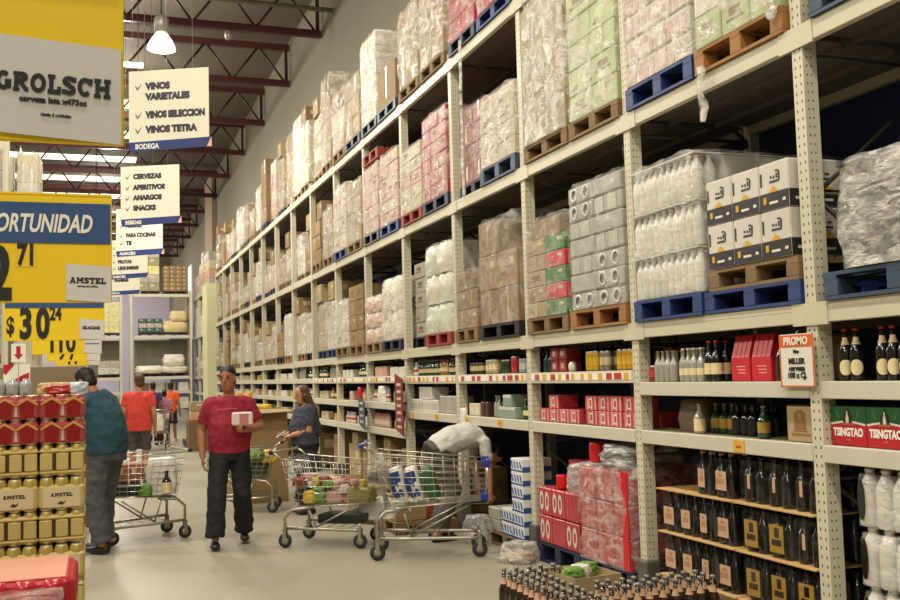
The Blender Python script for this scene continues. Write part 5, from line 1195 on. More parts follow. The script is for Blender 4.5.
# ------------------------------------------------------------------ trolleys
def wheel_meshes(r):
    b = MB(); b.X = Matrix.Translation((0, .014, 0)) @ Matrix.Rotation(PI/2, 4, 'X')
    b.lathe([(r*.75, 0), (r*.95, .003), (r, .009), (r, .019), (r*.95, .025), (r*.75, .028)], n=18); w = b.mesh('wheel', RUBBER)
    b = MB(); b.X = Matrix.Translation((0, .016, 0)) @ Matrix.Rotation(PI/2, 4, 'X'); b.lathe([(r*.5, 0), (r*.5, .032)], n=14)
    b.X = None; b.box(-.018, -.024, -.01, .018, -.018, r+.035); b.box(-.018, .018, -.01, .018, .024, r+.035); b.box(-.02, -.024, r+.03, .02, .024, r+.05); b.tube([(0, 0, r+.045), (0, 0, r+.10)], .012, 8)
    return w, b.mesh('fork', CHROMED)
WH, FK = wheel_meshes(.072)
def trolley(label, loc, rz, L=.92, Wd=.54, zr=(.95, .86), zbt=(.44, .52), accent=DARKP, name='shopping_trolley', wires=CHROME, wr=.0034, hb=(.11, .07)):
    """nose towards local +x; the handle stands behind the deep end of the basket"""
    t = thing(name, label, 'shopping trolley', loc, rz)
    xr, xf = -L*.42, L*.58; wr0, wf0 = Wd/2, Wd*.40         # half widths at handle and nose
    def P(u, v, s):   # u along 0..1, v up 0..1, side s
        xa = xr + .10*(1-v); x = xa + (xf-.03*(1-v)-xa)*u
        zb = zbt[0]+(zbt[1]-zbt[0])*u; zt = zr[0]+(zr[1]-zr[0])*u
        return Vector((x, s*(wr0+(wf0-wr0)*u)*(.86+.14*v), zb+(zt-zb)*v))
    b = MB(); nu, nv = 10, 7
    for s in (-1, 1):
        for i in range(nu+1): b.tube([P(i/nu, 0, s), P(i/nu, 1, s)], wr*.75, 4)
        for j in range(nv+1): b.tube([P(0, j/nv, s), P(1, j/nv, s)], wr*(1.8 if j in (0, nv) else 1.15), 5)
    for u in (0, 1):
        for j in range(nv+1): b.tube([P(u, j/nv, -1), P(u, j/nv, 1)], wr*(1.6 if j in (0, nv) else 1), 5)
        for i in range(1, 10): b.tube([P(u, 0, -1+.2*i), P(u, 1, -1+.2*i)], wr*.75, 4)
    for i in range(nu+1): b.tube([P(i/nu, 0, -1), P(i/nu, 0, 1)], wr*.75, 4)
    for i in range(1, 6): b.tube([P(0, 0, -1+i/3), P(1, 0, -1+i/3)], wr, 4)
    ob('basket', b.mesh('basket', wires), t)
    b = MB(); zw = .178
    for s in (-1, 1):
        a = P(0, 0, s); c = P(1, 0, s)
        b.tube([(xr+.02, s*(wr0-.01), zw), (xr+.02, s*(wr0-.01), zbt[0]-.10), (xr+.10, s*(wr0-.02), zbt[0]-.02), (xr+.3, s*(wr0-.05), zbt[0]+.0)], .016, 8)
        b.tube([(xr+.02, s*(wr0-.01), .20), (xr+.3, s*(wr0-.03), .19), (xf-.18, s*(wf0-.01), .18), (xf-.10, s*(wf0-.01), zw-.005)], .016, 8)
        b.tube([(xr+.34, s*(wr0-.06), .19), (xr+.26, s*(wr0-.05), zbt[0]-.01)], .009, 6)
        b.tube([(xf-.2, s*(wf0-.02), zbt[1]-.05), (xr+.34, s*(wr0-.06), .21)], .009, 6)
    b.tube([(xr+.1, -wr0+.02, zbt[0]-.02), (xr+.1, wr0-.02, zbt[0]-.02)], .01, 6)
    for q in range(5): b.tube([(xr+.2+q*.12, -wr0+.05+q*.006, .2), (xr+.2+q*.12, wr0-.05-q*.006, .2)], .004, 5)
    ob('frame', b.mesh('frame', CHROMED), t)
    h_ = P(0, 1, 1)+Vector((-hb[0], 0, hb[1]))
    b = MB(); b.tube([(h_.x, -h_.y-.02, h_.z), (h_.x, h_.y+.02, h_.z)], .015, 10)
    for s in (-1, 1): b.tube([P(0, 1, s), P(0, 1, s)+Vector((-.6*hb[0], 0, .7*hb[1])), P(0, 1, s)+Vector((-hb[0], 0, hb[1]))], .011, 8)
    hd = ob('handle', b.mesh('handle', wires if accent is DARKP else CHROME), t)
    for s in (-1, 1): ob('handle_cap', MB().ball((h_.x, s*(h_.y+.02), h_.z), (.026, .03, .026), 10, 6).mesh('handle_cap', accent), hd)
    b = MB()
    for i in range(9): b.tube([(xr+.16, -wr0*.8+i*wr0*.2, zbt[0]+.12), (xr+.04, -wr0*.8+i*wr0*.2, zr[0]-.02)], wr*.8, 4)
    for j in range(4): b.tube([(xr+.16-.04*j, -wr0*.85, zbt[0]+.12+(zr[0]-.14-zbt[0])*j/3), (xr+.16-.04*j, wr0*.85, zbt[0]+.12+(zr[0]-.14-zbt[0])*j/3)], wr, 4)
    ob('rear_gate', b.mesh('rear_gate', wires), t)
    if accent is not DARKP:
        for s in (-1, 1):
            for v in (.08, .95): c = P(1, v, s); ob('bumper', MB().box(-.05, -.014, -.035, .022, .014, .035, 0, .008).mesh('bumper', accent), t, c)
    for x, y in ((xr+.02, wr0-.01), (xr+.02, -wr0+.01), (xf-.10, wf0-.01), (xf-.10, -wf0+.01)):
        c = ob('castor', FK, t, (x, y, .074)); ob('wheel', WH, c)
    return t
TBLUE = pm('trolley_blue', '#22358f', .4, 0, .1)
trolley('big wire shopping trolley with blue corner caps in front of the bending man', (2.93, 9.14, 0), -.34, 1.06, .56, (.98, .87), (.46, .52), TBLUE)
trolley('grey shopping trolley full of produce, behind the one with blue caps', (2.25, 10.18, 0), -.62, .90, .60, (.88, .82), (.40, .44))
trolley('shopping trolley with a white bag beside the man in teal', (.50, 11.5, 0), PI+.28, .88, .58, (.93, .91), (.45, .50), hb=(.03, .015))
trolley('trolley loaded with greens in front of the woman with long hair', (1.86, 13.25, 0), PI-.25, .86, .58, (.82, .78), (.42, .46))
trolley('small trolley with a white bag beside the man in the red-orange shirt', (1.5, 26.4, 0), PI/2, .8, .5, (.95, .9), (.45, .5))
def lumpob(name, seed, mat, loc, sc, label, cat, amp=.12, rnd_=.25, rz=0, group=None):
    return tag(ob(name, lump(seed, amp, rnd_).mesh(name, mat), None, loc, (0, 0, rz), sc), label, cat, group)
# goods in the big trolley
DB, DW, DG = pm('detergent_blue', '#23407c', .35, 0, .1), pm('detergent_white', '#d5d6cf', .35, 0, .06), pm('detergent_green', '#2f5f38', .35, 0, .1)
def bagpack(label, loc, rz, tilt, m0, m1):
    t = thing('refill_pouch', label, 'pouch', loc, rz); t.rotation_euler = (0, tilt, rz)
    ob('pouch', lump(81, .05, .3).mesh('pouch', m0), t, (0, 0, 0), (0, 0, 0), (.12, .26, .30)); b = MB(); b.box(-.074, -.12, .06, -.066, .12, .24, 0, .003); b.box(-.06, -.139, .03, .03, -.133, .27, 0, .002)
    ob('printed_stripe', b.mesh('printed_stripe', m1), t)
for i, (x, y, a, c) in enumerate(((2.74, 9.17, DW, DB), (2.88, 9.12, DW, DB), (3.02, 9.06, DG, DG))):
    bagpack(['white and blue pouch nearest the trolley handle', 'second white and blue pouch in the big trolley', 'dark green pouch leaning in the big trolley'][i], (x, y, .535), -.34, -.25, a, c)
# produce in the grey trolley
PR = [('lettuce', LEAF, (-.22, .1, .0), (.2, .2, .16), 'green lettuce at the handle end of the produce trolley'), ('yellow_packet', pm('yellow_packet', '#c4a347'), (-.14, -.14, 0), (.13, .12, .12), 'yellow packet at the near side of the produce trolley'),
      ('dark_bag', DARKP, (-.26, -.05, 0), (.14, .16, .13), 'dark packet by the trolley gate'), ('loaf', pm('bread_crust', '#d3ae80'), (-.02, .08, .14), (.26, .14, .10), 'pale loaf on top of the produce'),
      ('leek_bundle', LEAF, (-.04, -.08, .0), (.16, .2, .15), 'green bundle in the middle of the produce trolley'), ('pink_packet', pm('pink_meat', '#bf958c', .4, 0, .25, 14), (.12, -.12, .0), (.17, .13, .13), 'pink meat packet near the trolley nose'),
      ('pink_packet', pm('pink_meat', '#bf958c'), (.24, -.05, .0), (.15, .14, .13), 'second pink meat packet near the trolley nose'), ('red_bag', pm('tomato_red', '#8f3a2e', .4, 0, .2, 12), (.16, .07, .13), (.22, .15, .10), 'red tomato bag on top of the produce'),
      ('cauliflower', WHITEPK, (.08, .02, .08), (.14, .14, .1), 'white cauliflower in the produce trolley'), ('cauliflower', WHITEPK, (.2, -.12, .10), (.12, .1, .08), 'small white packet over the pink meat'),
      ('yellow_green_bag', pm('olive_oil_bag', '#8a8440', .3, 0, .2), (.38, -.04, .0), (.24, .2, .15), 'yellow-green bag at the nose of the produce trolley'), ('greens', LEAF, (.04, .14, .04), (.2, .14, .13), 'leafy greens at the far side of the produce trolley')]
ca, sa = math.cos(-.62), math.sin(-.62)
for i, (nm, mt, p, s, lb) in enumerate(PR):
    lumpob(nm, 90+i, mt, (2.25+p[0]*ca-p[1]*sa, 10.18+p[0]*sa+p[1]*ca, .435+p[2]), s, lb, nm.replace('_', ' '), .16 if mt is LEAF else .07, .3, -.62)
RP = random.Random(12)
for i in range(22):
    nm, mt, cat_ = [('white_packet', WHITEPK, 'packet'), ('tomato', pm('tomato_red', '#8f3a2e'), 'vegetable'), ('green_bundle', LEAF, 'greens'), ('pink_tray', pm('pink_meat', '#bf958c'), 'packet'), ('dark_jar', GLD, 'jar'), ('lemon', pm('lemon_yellow', '#bda845', .4, 0, .1), 'fruit')][i % 6]
    px, py, pz = RP.uniform(-.26, .40), RP.uniform(-.17, .15), RP.uniform(.13, .20); sc_ = RP.uniform(.06, .10)
    lumpob(nm, 200+i, mt, (2.25+px*ca-py*sa, 10.18+px*sa+py*ca, .435+pz), (sc_*1.3, sc_, sc_*.8), 'small %s among the groceries heaped in the produce trolley' % nm.replace('_', ' '), cat_, .12, .3, RP.uniform(0, 3), 'small %ss in the produce trolley' % nm.replace('_', ' '))
lumpob('plastic_bag', 121, pm('white_bag', '#e4e1d8'), (2.72, 10.1, .24), (.34, .26, .20), 'white bag on the bottom rack of the produce trolley', 'bag', .14)
tag(ob('crate', MB().box(-.24, -.16, 0, .24, .16, .09, 0, .01).mesh('crate', DARKP), None, (2.40, 10.1, .225), (0, 0, -.62)), 'flat black crate on the lower rack of the produce trolley', 'crate')
# goods in the trolley with the white bag
lumpob('plastic_bag', 130, pm('white_bag', '#e4e1d8'), (.68, 11.45, .485), (.30, .30, .38), 'big white bag in the trolley beside the man in teal', 'bag', .05, .3)
bottle(bottle_meshes('tiny', .24, .05, GLD, LABCR, DARKP, (.02, .5)), (.72, 11.26, .50), None, 'dark-topped bottle in front of the white bag in the trolley', None, True)
tag(ob('black_tray', MB().box(-.17, -.2, 0, .17, .2, .11, 0, .02).mesh('black_tray', DARKP), None, (.30, 11.45, .50)), 'black tray in the trolley beside the man in teal', 'tray')
for i in range(3): tag(ob('red_carton', carton(.12, .3, .20, pm('brown_red_carton', '#9a5a44', .6, 0, .15), 1), None, (.22+.13*i, 11.5, .615)), 'reddish carton in the trolley beside the man in teal, %s from the man' % ORD[i], 'carton')
lumpob('greens', 133, LEAF, (.50, 11.3, .49), (.12, .12, .12), 'green leaves beside the white bag in the trolley', 'greens', .2)
# greens in the woman's trolley and the dump bin beyond
for i, (x, y, z, s, m_, lb) in enumerate(((1.75, 13.2, .46, .26, LEAF, 'big bunch of greens in the trolley behind the red-shirted man'), (2.0, 13.25, .46, .24, pm('dark_greens', '#3f5a2a', .6, 0, .2), 'dark greens beside the woman'), (2.12, 13.15, .62, .2, pm('yellow_packet', '#c4a347'), 'yellow bag hanging in the trolley beside the woman'), (1.95, 13.1, .66, .18, LEAF, 'bright lettuce on top of the greens'))):
    lumpob(['greens', 'greens', 'yellow_bag', 'lettuce'][i], 140+i, m_, (x, y, z), (s, s, s*.8), lb, ['greens', 'greens', 'bag', 'lettuce'][i], .18)
t = thing('dump_bin', 'tall open cardboard bin of goods behind the man in the red shirt', 'cardboard bin', (2.14, 14.35, .001), .12)
b = MB()
for a in ((-.36, -.33, .36, -.32), (-.36, .32, .36, .33), (-.36, -.32, -.35, .32), (.35, -.32, .36, .32)): b.box(a[0], a[1], 0, a[2], a[3], 1.28)
b.box(-.35, -.32, .9, .35, .32, .92); ob('box', b.mesh('box', KRAFT), t)
b = MB(); b.add([(-.36, -.33, 1.28), (.36, -.33, 1.28), (.40, -.52, 1.24), (-.32, -.52, 1.22), (-.36, -.325, 1.28), (.36, -.325, 1.28), (.40, -.515, 1.245), (-.32, -.515, 1.225)], [(0, 1, 2, 3), (7, 6, 5, 4), (2, 6, 7, 3)][:2]); b.add([(.36, -.33, 1.28), (.36, .33, 1.28), (.56, .33, 1.20), (.56, -.33, 1.20), (.355, -.33, 1.285), (.355, .33, 1.285), (.555, .33, 1.207), (.555, -.33, 1.207)], [(0, 1, 2, 3), (7, 6, 5, 4)])
ob('flap', b.mesh('flap', KRAFTL), t)
tag(ob('plush_toy', MB().ball((0, 0, .13), (.15, .13, .13), 12, 8).ball((0, -.02, .33), (.10, .09, .10), 12, 8).ball((-.07, 0, .43), .04, 8, 6).ball((.07, 0, .43), .04, 8, 6).mesh('plush_toy', pm('orange_plush', '#d9a24a', .9, 0, .15, 20)), None, (1.98, 14.26, 1.0), (0, 0, .2), (1.0, 1.0, 1.15)), 'orange-yellow plush toy sticking out of the cardboard bin', 'toy')
lumpob('yellow_bag', 151, pm('yellow_packet', '#c4a347'), (2.2, 14.32, 1.12), (.3, .26, .22), 'yellow bag on top of the cardboard bin', 'bag')
# crates and pallet at the far side of the aisle
tag(ob('pallet_trolley', MB().box(-.3, -.5, .14, .3, .5, .18).box(-.3, -.5, .04, -.2, .5, .14).box(.2, -.5, .04, .3, .5, .14).mesh('pallet_trolley', NAVYP), None, (2.5, 27.4, 0)), 'dark blue platform on the floor beyond the red-shirted man', 'pallet')
for i, (x, z, s) in enumerate(((2.3, .75, 0), (2.3, .98, 0))):
    tag(ob('carton', carton(.7, .6, .22, [pm('salmon_carton', '#c79a76', .6), KRAFTL][i], 1), None, (2.2, 25.4, z)), ['lower', 'upper'][i]+' salmon and tan carton on the bin beyond the red-shirted man', 'carton')
tag(ob('bin_base', MB().box(2.15, 25.3, 0, 3.0, 26.1, .745, 0, .01).mesh('bin_base', KRAFTD), None, (0, 0, .001)), 'brown stock bin under the salmon cartons', 'bin')
lumpob('plastic_bag', 160, pm('white_bag', '#e4e1d8'), (1.5, 26.2, .50), (.24, .28, .4), 'white bag in the small trolley beyond', 'bag')
tag(ob('white_bin', MB().lathe([(.2, 0), (.24, .5), (.25, .75), (.16, .86), (.05, .9)], n=14).mesh('white_bin', WHITEPK), None, (.62, 12.9, .001)) if 0 else ob('carton', carton(.5, .5, .5, KRAFTD, 0), None, (-.9, 11.6, .001)), 'brown carton on the floor behind the can stack', 'carton')

# ------------------------------------------------------------------ people
SKIN = pm('skin', '#b98563', .5, 0, .06, 9, 0, 0, .4); SKIN2 = pm('tanned_skin', '#a06a4a', .5, 0, .06, 9, 0, 0, .4); HAIRD = pm('dark_hair', '#17120f', .55, 0, .3, 40, .3); HAIRB = pm('brown_hair', '#55371f', .5, 0, .3, 30, .4, 0, .5, 0, 0, (8, 8, 1))
EYE = pm('eye_dark', '#1c1410', .2, 0, 0); LIP = pm('lip', '#8a4f44', .5, 0, .05)
def remeshed(name, mb, mats, parent, vox=.010, smooth=4, fold=0):
    me = mb.mesh(name, mats); o = bpy.data.objects.new(name, me); COL.objects.link(o)
    r = o.modifiers.new('r', 'REMESH'); r.mode = 'VOXEL'; r.voxel_size = vox; r.use_smooth_shade = True
    s = o.modifiers.new('s', 'SMOOTH'); s.factor = .5; s.iterations = smooth
    dg = bpy.context.evaluated_depsgraph_get(); dg.update()
    m2 = bpy.data.meshes.new_from_object(o.evaluated_get(dg)); m2.name = name
    bpy.data.objects.remove(o)
    m2.materials.clear(); m2.materials.append(mats)
    if fold:
        nn = [v.normal.copy() for v in m2.vertices]
        for v, q in zip(m2.vertices, nn):
            c = v.co; v.co = c + q*fold*(noise.noise(V((c.x*9+c.z*7, c.y*9, c.z*11-c.x*6))) + .6*noise.noise(V((c.x*22, c.y*22+c.z*9, c.z*20))))
    m2.polygons.foreach_set('use_smooth', [True]*len(m2.polygons)); m2.polygons.foreach_set('material_index', [0]*len(m2.polygons))
    return ob(name, m2, parent)
V = Vector
STAND = dict(hipL=(.09, 0, .92), hipR=(-.09, 0, .92), kneeL=(.10, -.02, .50), kneeR=(-.10, -.02, .50), ankL=(.10, .02, .085), ankR=(-.10, .02, .085), pel=(0, 0, .95), waist=(0, -.005, 1.10), chest=(0, 0, 1.28), sh=(0, .01, 1.42), neck=(0, .005, 1.49), head=(0, -.02, 1.625),
             shL=(.18, .01, 1.41), shR=(-.18, .01, 1.41), elL=(.24, .03, 1.13), elR=(-.24, .03, 1.13), wrL=(.25, -.05, .88), wrR=(-.25, -.05, .88), toeL=None, toeR=None, lat=(1, 0, 0))
def hand(mb, w, e, curl, palm_n, thumb, sc=1.0):
    """palm plus five unequal fingers; w wrist, e elbow; curl bends the fingers towards palm_n"""
    d = (w-e).normalized(); pn = (palm_n-d*palm_n.dot(d)).normalized(); sd = d.cross(pn)
    if sd.dot(thumb) < 0: sd = -sd
    L = .09*sc; c = w+d*L
    mb.sweep([w-d*.01, w+d*.03*sc, w+d*.07*sc, c], [.026*sc, .036*sc, .042*sc, .040*sc], [.020*sc, .016*sc, .015*sc, .013*sc], sd, 10)
    for i, ln in enumerate((.070, .078, .072, .056)):
        a = w+d*(L*.92)+sd*(.030-.020*i)*sc; b1 = a+(d*math.cos(curl)+pn*math.sin(curl))*ln*.5*sc; b2 = b1+(d*math.cos(curl*2)+pn*math.sin(curl*2))*ln*.55*sc
        mb.sweep([a-d*.02, a, b1, b2], [.009*sc, .0092*sc, .0088*sc, .0075*sc], [.009*sc, .0092*sc, .0088*sc, .0075*sc], sd, 8)
    a = w+d*.03*sc+sd*.026*sc; b1 = a+(d*.6+sd*.7+pn*.25).normalized()*.042*sc; b2 = b1+(d*.9+sd*.15+pn*.4).normalized()*.034*sc
    mb.sweep([a-sd*.015, a, b1, b2], [.011*sc]*3+[.009*sc], [.011*sc]*3+[.009*sc], pn, 8)
def person(label, loc, rz, J, cl, scale=1.0, vox=.010, name='person'):
    """J joint overrides in a 1.75 m frame facing local -y; cl clothing"""
    j = {k: (V(v) if v is not None else None) for k, v in {**STAND, **J}.items() if k != 'lat'}
    hk = {k: cl.get(k, d_) for k, d_ in dict(belly=0, hy=0., hp=0., hr=0.).items()}
    t = thing(name, label, 'person', loc, rz); t.scale = (scale,)*3
    lat = V((1, 0, 0)); B = hk['belly']
    slat = (j['shL']-j['shR']).normalized(); hlat = (j['hipL']-j['hipR']).normalized()
    def torso(mb, g=0., bottom=0):
        low = j['pel']+(j['pel']-j['waist']).normalized()*.10
        P_ = [low, j['pel'], (j['pel']+j['waist'])/2, j['waist'], (j['waist']+j['chest'])/2, j['chest'], j['sh'], j['sh'].lerp(j['neck'], .6)]
        Wt = [.125, .168, .165, .150+B*.5, .158+B*.3, .172, .150, .070]; Dt = [.085, .118, .115, .108+B, .115+B*.8, .122, .090, .066]
        st = bottom; mb.sweep(P_[st:], [w+g for w in Wt[st:]], [d+g for d in Dt[st:]], slat, 20)
    def head(mb):
        R = Matrix.Rotation(hk['hy'], 3, 'Z') @ Matrix.Rotation(hk['hp'], 3, 'X') @ Matrix.Rotation(hk['hr'], 3, 'Y'); c = j['head']
        mb.sweep([j['neck']-(j['neck']-j['sh']).normalized()*.06, j['neck'], j['neck'].lerp(c, .55)], [.062, .056, .056], [.062, .058, .058], slat, 14)
        secs = [(-.118, -.062, .026, .024), (-.105, -.052, .043, .045), (-.075, -.035, .056, .066), (-.04, -.02, .064, .080), (0, -.010, .071, .090), (.04, -.002, .074, .096), (.08, .004, .068, .088), (.105, .008, .050, .064), (.122, .01, .022, .03)]
        mb.sweep([c+R @ V((0, y, z)) for z, y, *_ in secs], [s[2] for s in secs], [s[3] for s in secs], R @ V((1, 0, 0)), 18)
        mb.sweep([c+R @ V(p) for p in ((0, -.095, .03), (0, -.108, .005), (0, -.118, -.022), (0, -.098, -.032))], [.010, .012, .016, .014], [.012, .014, .014, .010], R @ V((1, 0, 0)), 8)
        for s in (-1, 1): mb.ball(c+R @ V((s*.074, .008, -.005)), (.012, .020, .032), 8, 6, 0, R)
        return R, c
    def arms(mb, r0, r1, r2, frac=1., s_=('L', 'R'), g=0.):
        for s in s_:
            a, e, w = j['sh'+s], j['el'+s], j['wr'+s]; ins = a+(j['sh']-a)*.35
            if frac >= 1: mb.sweep([ins, a, a.lerp(e, .3), a.lerp(e, .8), e, e.lerp(w, .3), w], [r0*1.0, r0*1.08, r0, r1*1.02, r1, r1*.98, r2], [r0*1.0, r0*1.08, r0, r1*1.02, r1, r1*.98, r2*.8], slat, 12)
            else:
                e2 = a.lerp(e, frac); mb.sweep([ins, a, a.lerp(e2, .5), e2], [r0*1.1+g, r0*1.15+g, r0*1.1+g, r1*1.15+g], [r0*1.1+g, r0*1.15+g, r0*1.1+g, r1*1.15+g], slat, 14)
    def legs(mb, r0, r1, r2, upto=1., g=0.):
        for s in ('L', 'R'):
            h_, k, a = j['hip'+s], j['knee'+s], j['ank'+s]
            pts = [h_+(j['pel']-h_)*.35+V((0, 0, .03)), h_, h_.lerp(k, .5), k, k.lerp(a, .35), a]; rr = [r0*1.0, r0, r0*.85, r1, r1*1.0, r2]
            if upto < 1:
                q = h_.lerp(k, upto/.55) if upto <= .55 else k.lerp(a, (upto-.55)/.45)
                pts, rr = ([pts[0], h_, h_.lerp(q, .5), q], [r0*1.0, r0, r0*.92, r1*1.25]) if upto <= .55 else ([*pts[:4], q], [*rr[:4], r1])
            mb.sweep(pts, [r+g for r in rr], [r*1.05+g for r in rr], hlat, 14)
    # body
    b = MB(); torso(b); R, hc = head(b); arms(b, .050+cl.get('girth', 0)*.3, .041+cl.get('girth', 0)*.3, .028+cl.get('girth', 0)*.1); legs(b, .086, .056, .038)
    for s in ('L', 'R'):
        a = j['ank'+s]; td = cl.get('toe'+s, V((0, -1, 0))); b.sweep([a+V((0, 0, -.0))-td*.05-V((0, 0, .03)), a-V((0, 0, .035))+td*.02, a-V((0, 0, .05))+td*.12, a-V((0, 0, .06))+td*.19], [.03, .036, .042, .03], [.04, .04, .026, .016], V((1, 0, 0)), 10)
        if vox < .013: hand(b, j['wr'+s], j['el'+s], cl.get('curl'+s, .45), cl.get('palm'+s, V((0, 0, 0))-slat*(1 if s == 'L' else -1)), cl.get('thumb'+s, V((0, -1, .2))), 1.0)
        else: d = (j['wr'+s]-j['el'+s]).normalized(); b.sweep([j['wr'+s], j['wr'+s]+d*.08, j['wr'+s]+d*.17], [.026, .036, .02], [.02, .02, .014], slat, 8)
    remeshed('body', b, cl.get('skin', SKIN), t, min(vox, .008) if vox < .013 else vox, 2)
    # shirt
    b = MB(); torso(b, .014+cl.get('girth', 0), cl.get('hem', 1)); arms(b, .053, .045, .03, cl.get('sleeve', .62), g=.006+cl.get('girth', 0)*.6)
    if cl.get('skirt'): b.sweep([j['waist'], j['pel'], j['pel']+V((0, 0, -cl['skirt']))], [.175+B*.5, .20, .225], [.13+B, .155, .175], hlat, 18)
    elif cl.get('long'): b.sweep([j['waist'], j['pel'], j['pel']+(j['pel']-j['waist']).normalized()*cl['long']], [.168+B*.5+cl.get('girth', 0), .185+cl.get('girth', 0), .182+cl.get('girth', 0)], [.125+B*.9+cl.get('girth', 0), .135+cl.get('girth', 0), .13+cl.get('girth', 0)], hlat, 18)
    remeshed('shirt', b, cl['shirt'], t, vox, 4, .011)
    b = MB(); low = j['pel']+(j['pel']-j['waist']).normalized()*.115
    gg = cl.get('girth', 0); b.sweep([low, j['pel'], j['pel'].lerp(j['waist'], .45)], [.150+gg, .180+gg, .174+gg], [.116+gg, .131+gg, .124+gg], hlat, 18); legs(b, .092, .072, .064, cl.get('trouser', .97), .006+cl.get('baggy', 0))
    remeshed('trousers' if cl.get('trouser', .97) > .6 else 'shorts', b, cl['pants'], t, vox, 4, .012)
    if cl.get('belt'): b = MB(); q = j['pel'].lerp(j['waist'], .42); up = (j['waist']-j['pel']).normalized(); b.sweep([q-up*.018, q+up*.018], [.181]*2, [.131]*2, hlat, 20); ob('belt', b.mesh('belt', cl['belt']), t)
    for s in ('L', 'R'):
        a = j['ank'+s]; td = cl.get('toe'+s, V((0, -1, 0))); b = MB(); f = a-V((0, 0, .045))
        b.sweep([f-td*.075, f-td*.05, f+td*.04, f+td*.13, f+td*.19, f+td*.205], [.02, .041, .043, .050, .038, .02], [.02, .042, .046, .034, .026, .015], V((1, 0, 0)), 12)
        remeshed('shoe', b, cl.get('shoes', DARKP), t, .009, 3)
    # hair
    b = MB(); hair = cl.get('hair', 'short'); hm = cl.get('hairmat', HAIRD)
    b.ball(hc+R @ V((0, .020, .050)), (.085, .100, .090), 16, 10, 0, R) if hair != 'thin' else b.ball(hc+R @ V((0, .008, .062)), (.079, .100, .078), 16, 10, 0, R).ball(hc+R @ V((0, .045, -.02)), (.074, .062, .065), 14, 8, 0, R)
    if hair == 'short': b.ball(hc+R @ V((0, .045, -.015)), (.076, .068, .080), 14, 8, 0, R)
    if hair == 'long':
        b.ball(hc+R @ V((0, .022, -.02)), (.090, .092, .115), 14, 8, 0, R)
        b.sweep([hc+R @ V((0, .04, .03)), hc+R @ V((0, .06, -.10)), j['sh']+V((0, .09, .02)), j['chest']+V((0, .15, .02))], [.085, .098, .11, .06], [.07, .07, .05, .03], slat, 14)
    remeshed('hair', b, hm, t, .009, 3)
    if vox < .013:
        for s in (-1, 1):
            ob('eye', MB().ball(hc+R @ V((s*.031, -.088, .012)), (.013, .008, .007), 8, 6, 0, R).mesh('eye', EYE), t)
            ob('eyebrow', MB().ball(hc+R @ V((s*.032, -.092, .034)), (.020, .007, .005), 8, 6, 0, R).mesh('eyebrow', hm), t)
        ob('mouth', MB().ball(hc+R @ V((0, -.092, -.058)), (.024, .008, .006), 10, 6, 0, R).mesh('mouth', LIP), t)
    return t, j
CRIM = pm('crimson_tshirt', '#8e1a30', .85, 0, .12, 11, .55); BLKT = pm('black_trousers', '#1b1a1d', .85, 0, .2, 11, .55); TEALT = pm('teal_shirt', '#1f4450', .85, 0, .12, 11, .55); JEAN = pm('grey_jeans', '#4a4c4e', .85, 0, .2, 11, .55)
WHT = pm('pale_grey_tshirt', '#c6c3ba', .85, 0, .05, 11, .55); KHA = pm('grey_shorts_cloth', '#4d4b45', .85, 0, .12, 6, .1); COR = pm('coral_tshirt', '#d9483c', .85, 0, .08, 5, .1); ORA = pm('orange_tshirt', '#e8602c', .85, 0, .08, 5, .1)
PUR = pm('purple_top', '#4f3a66', .85, 0, .15, 5); PNK = pm('pink_top', '#c07fa0', .85, 0, .2, 12); NAVYPT = pm('navy_patterned_top', '#3d3f4c', .85, 0, .95, 45, .3)
man, mj = person('person in a crimson t-shirt and black trousers walking with a small pack in the arm', (1.31, 10.62, 0), -.10,
    dict(ankR=(-.15, -.16, .085), ankL=(.14, .17, .10), kneeR=(-.13, -.14, .50), kneeL=(.12, -.02, .49), hipL=(.095, 0, .92), elL=(.30, .02, 1.15), wrL=(.14, -.22, 1.13), elR=(-.27, .06, 1.13), wrR=(-.26, -.02, .87), shL=(.178, .01, 1.385), shR=(-.178, .01, 1.385), head=(-.01, -.03, 1.632)),
    dict(belly=.06, baggy=.014, girth=.020, hy=-.35, hp=.06, shirt=CRIM, pants=BLKT, hair='thin', skin=SKIN2, hem=1, long=.045, sleeve=.72, curlL=.9, palmL=V((0, -.2, 1)), thumbL=V((0, -1, .4)), curlR=.4), 1.045)
s_ = 1.045
t = thing('can_pack', 'small white and pink pack held by the person in crimson', 'pack', (1.31+.09*s_, 10.62-.275*s_, 1.178*s_), -.1)
b = MB().box(-.105, -.06, 0, .105, .06, .135, 0, .015); b.box(-.03, -.0615, .015, .06, -.059, .12, 1); [b.box(-.1+.07*q, -.0612, .01, -.097+.07*q, -.0595, .125, 2) for q in range(1, 3)]
ob('wrap', b.mesh('wrap', [pm('pale_pink_wrap', '#d9c3bb', .35, 0, .12, 14), pm('pink_print', '#b5746c', .4), GREYPK]), t)
b = MB(); tri2(b, [(-.10, -.008), (-.06, 0), (-.02, -.004), (.04, .004), (.10, .0), (.10, .012), (.03, .014), (-.04, .008), (-.10, .006)], .001, 0)
ob('chest_print', b.mesh('chest_print', pm('faded_chest_print', '#b0506a', .8)), man, (-.03, -.185, 1.335), (-.12, 0, 0))
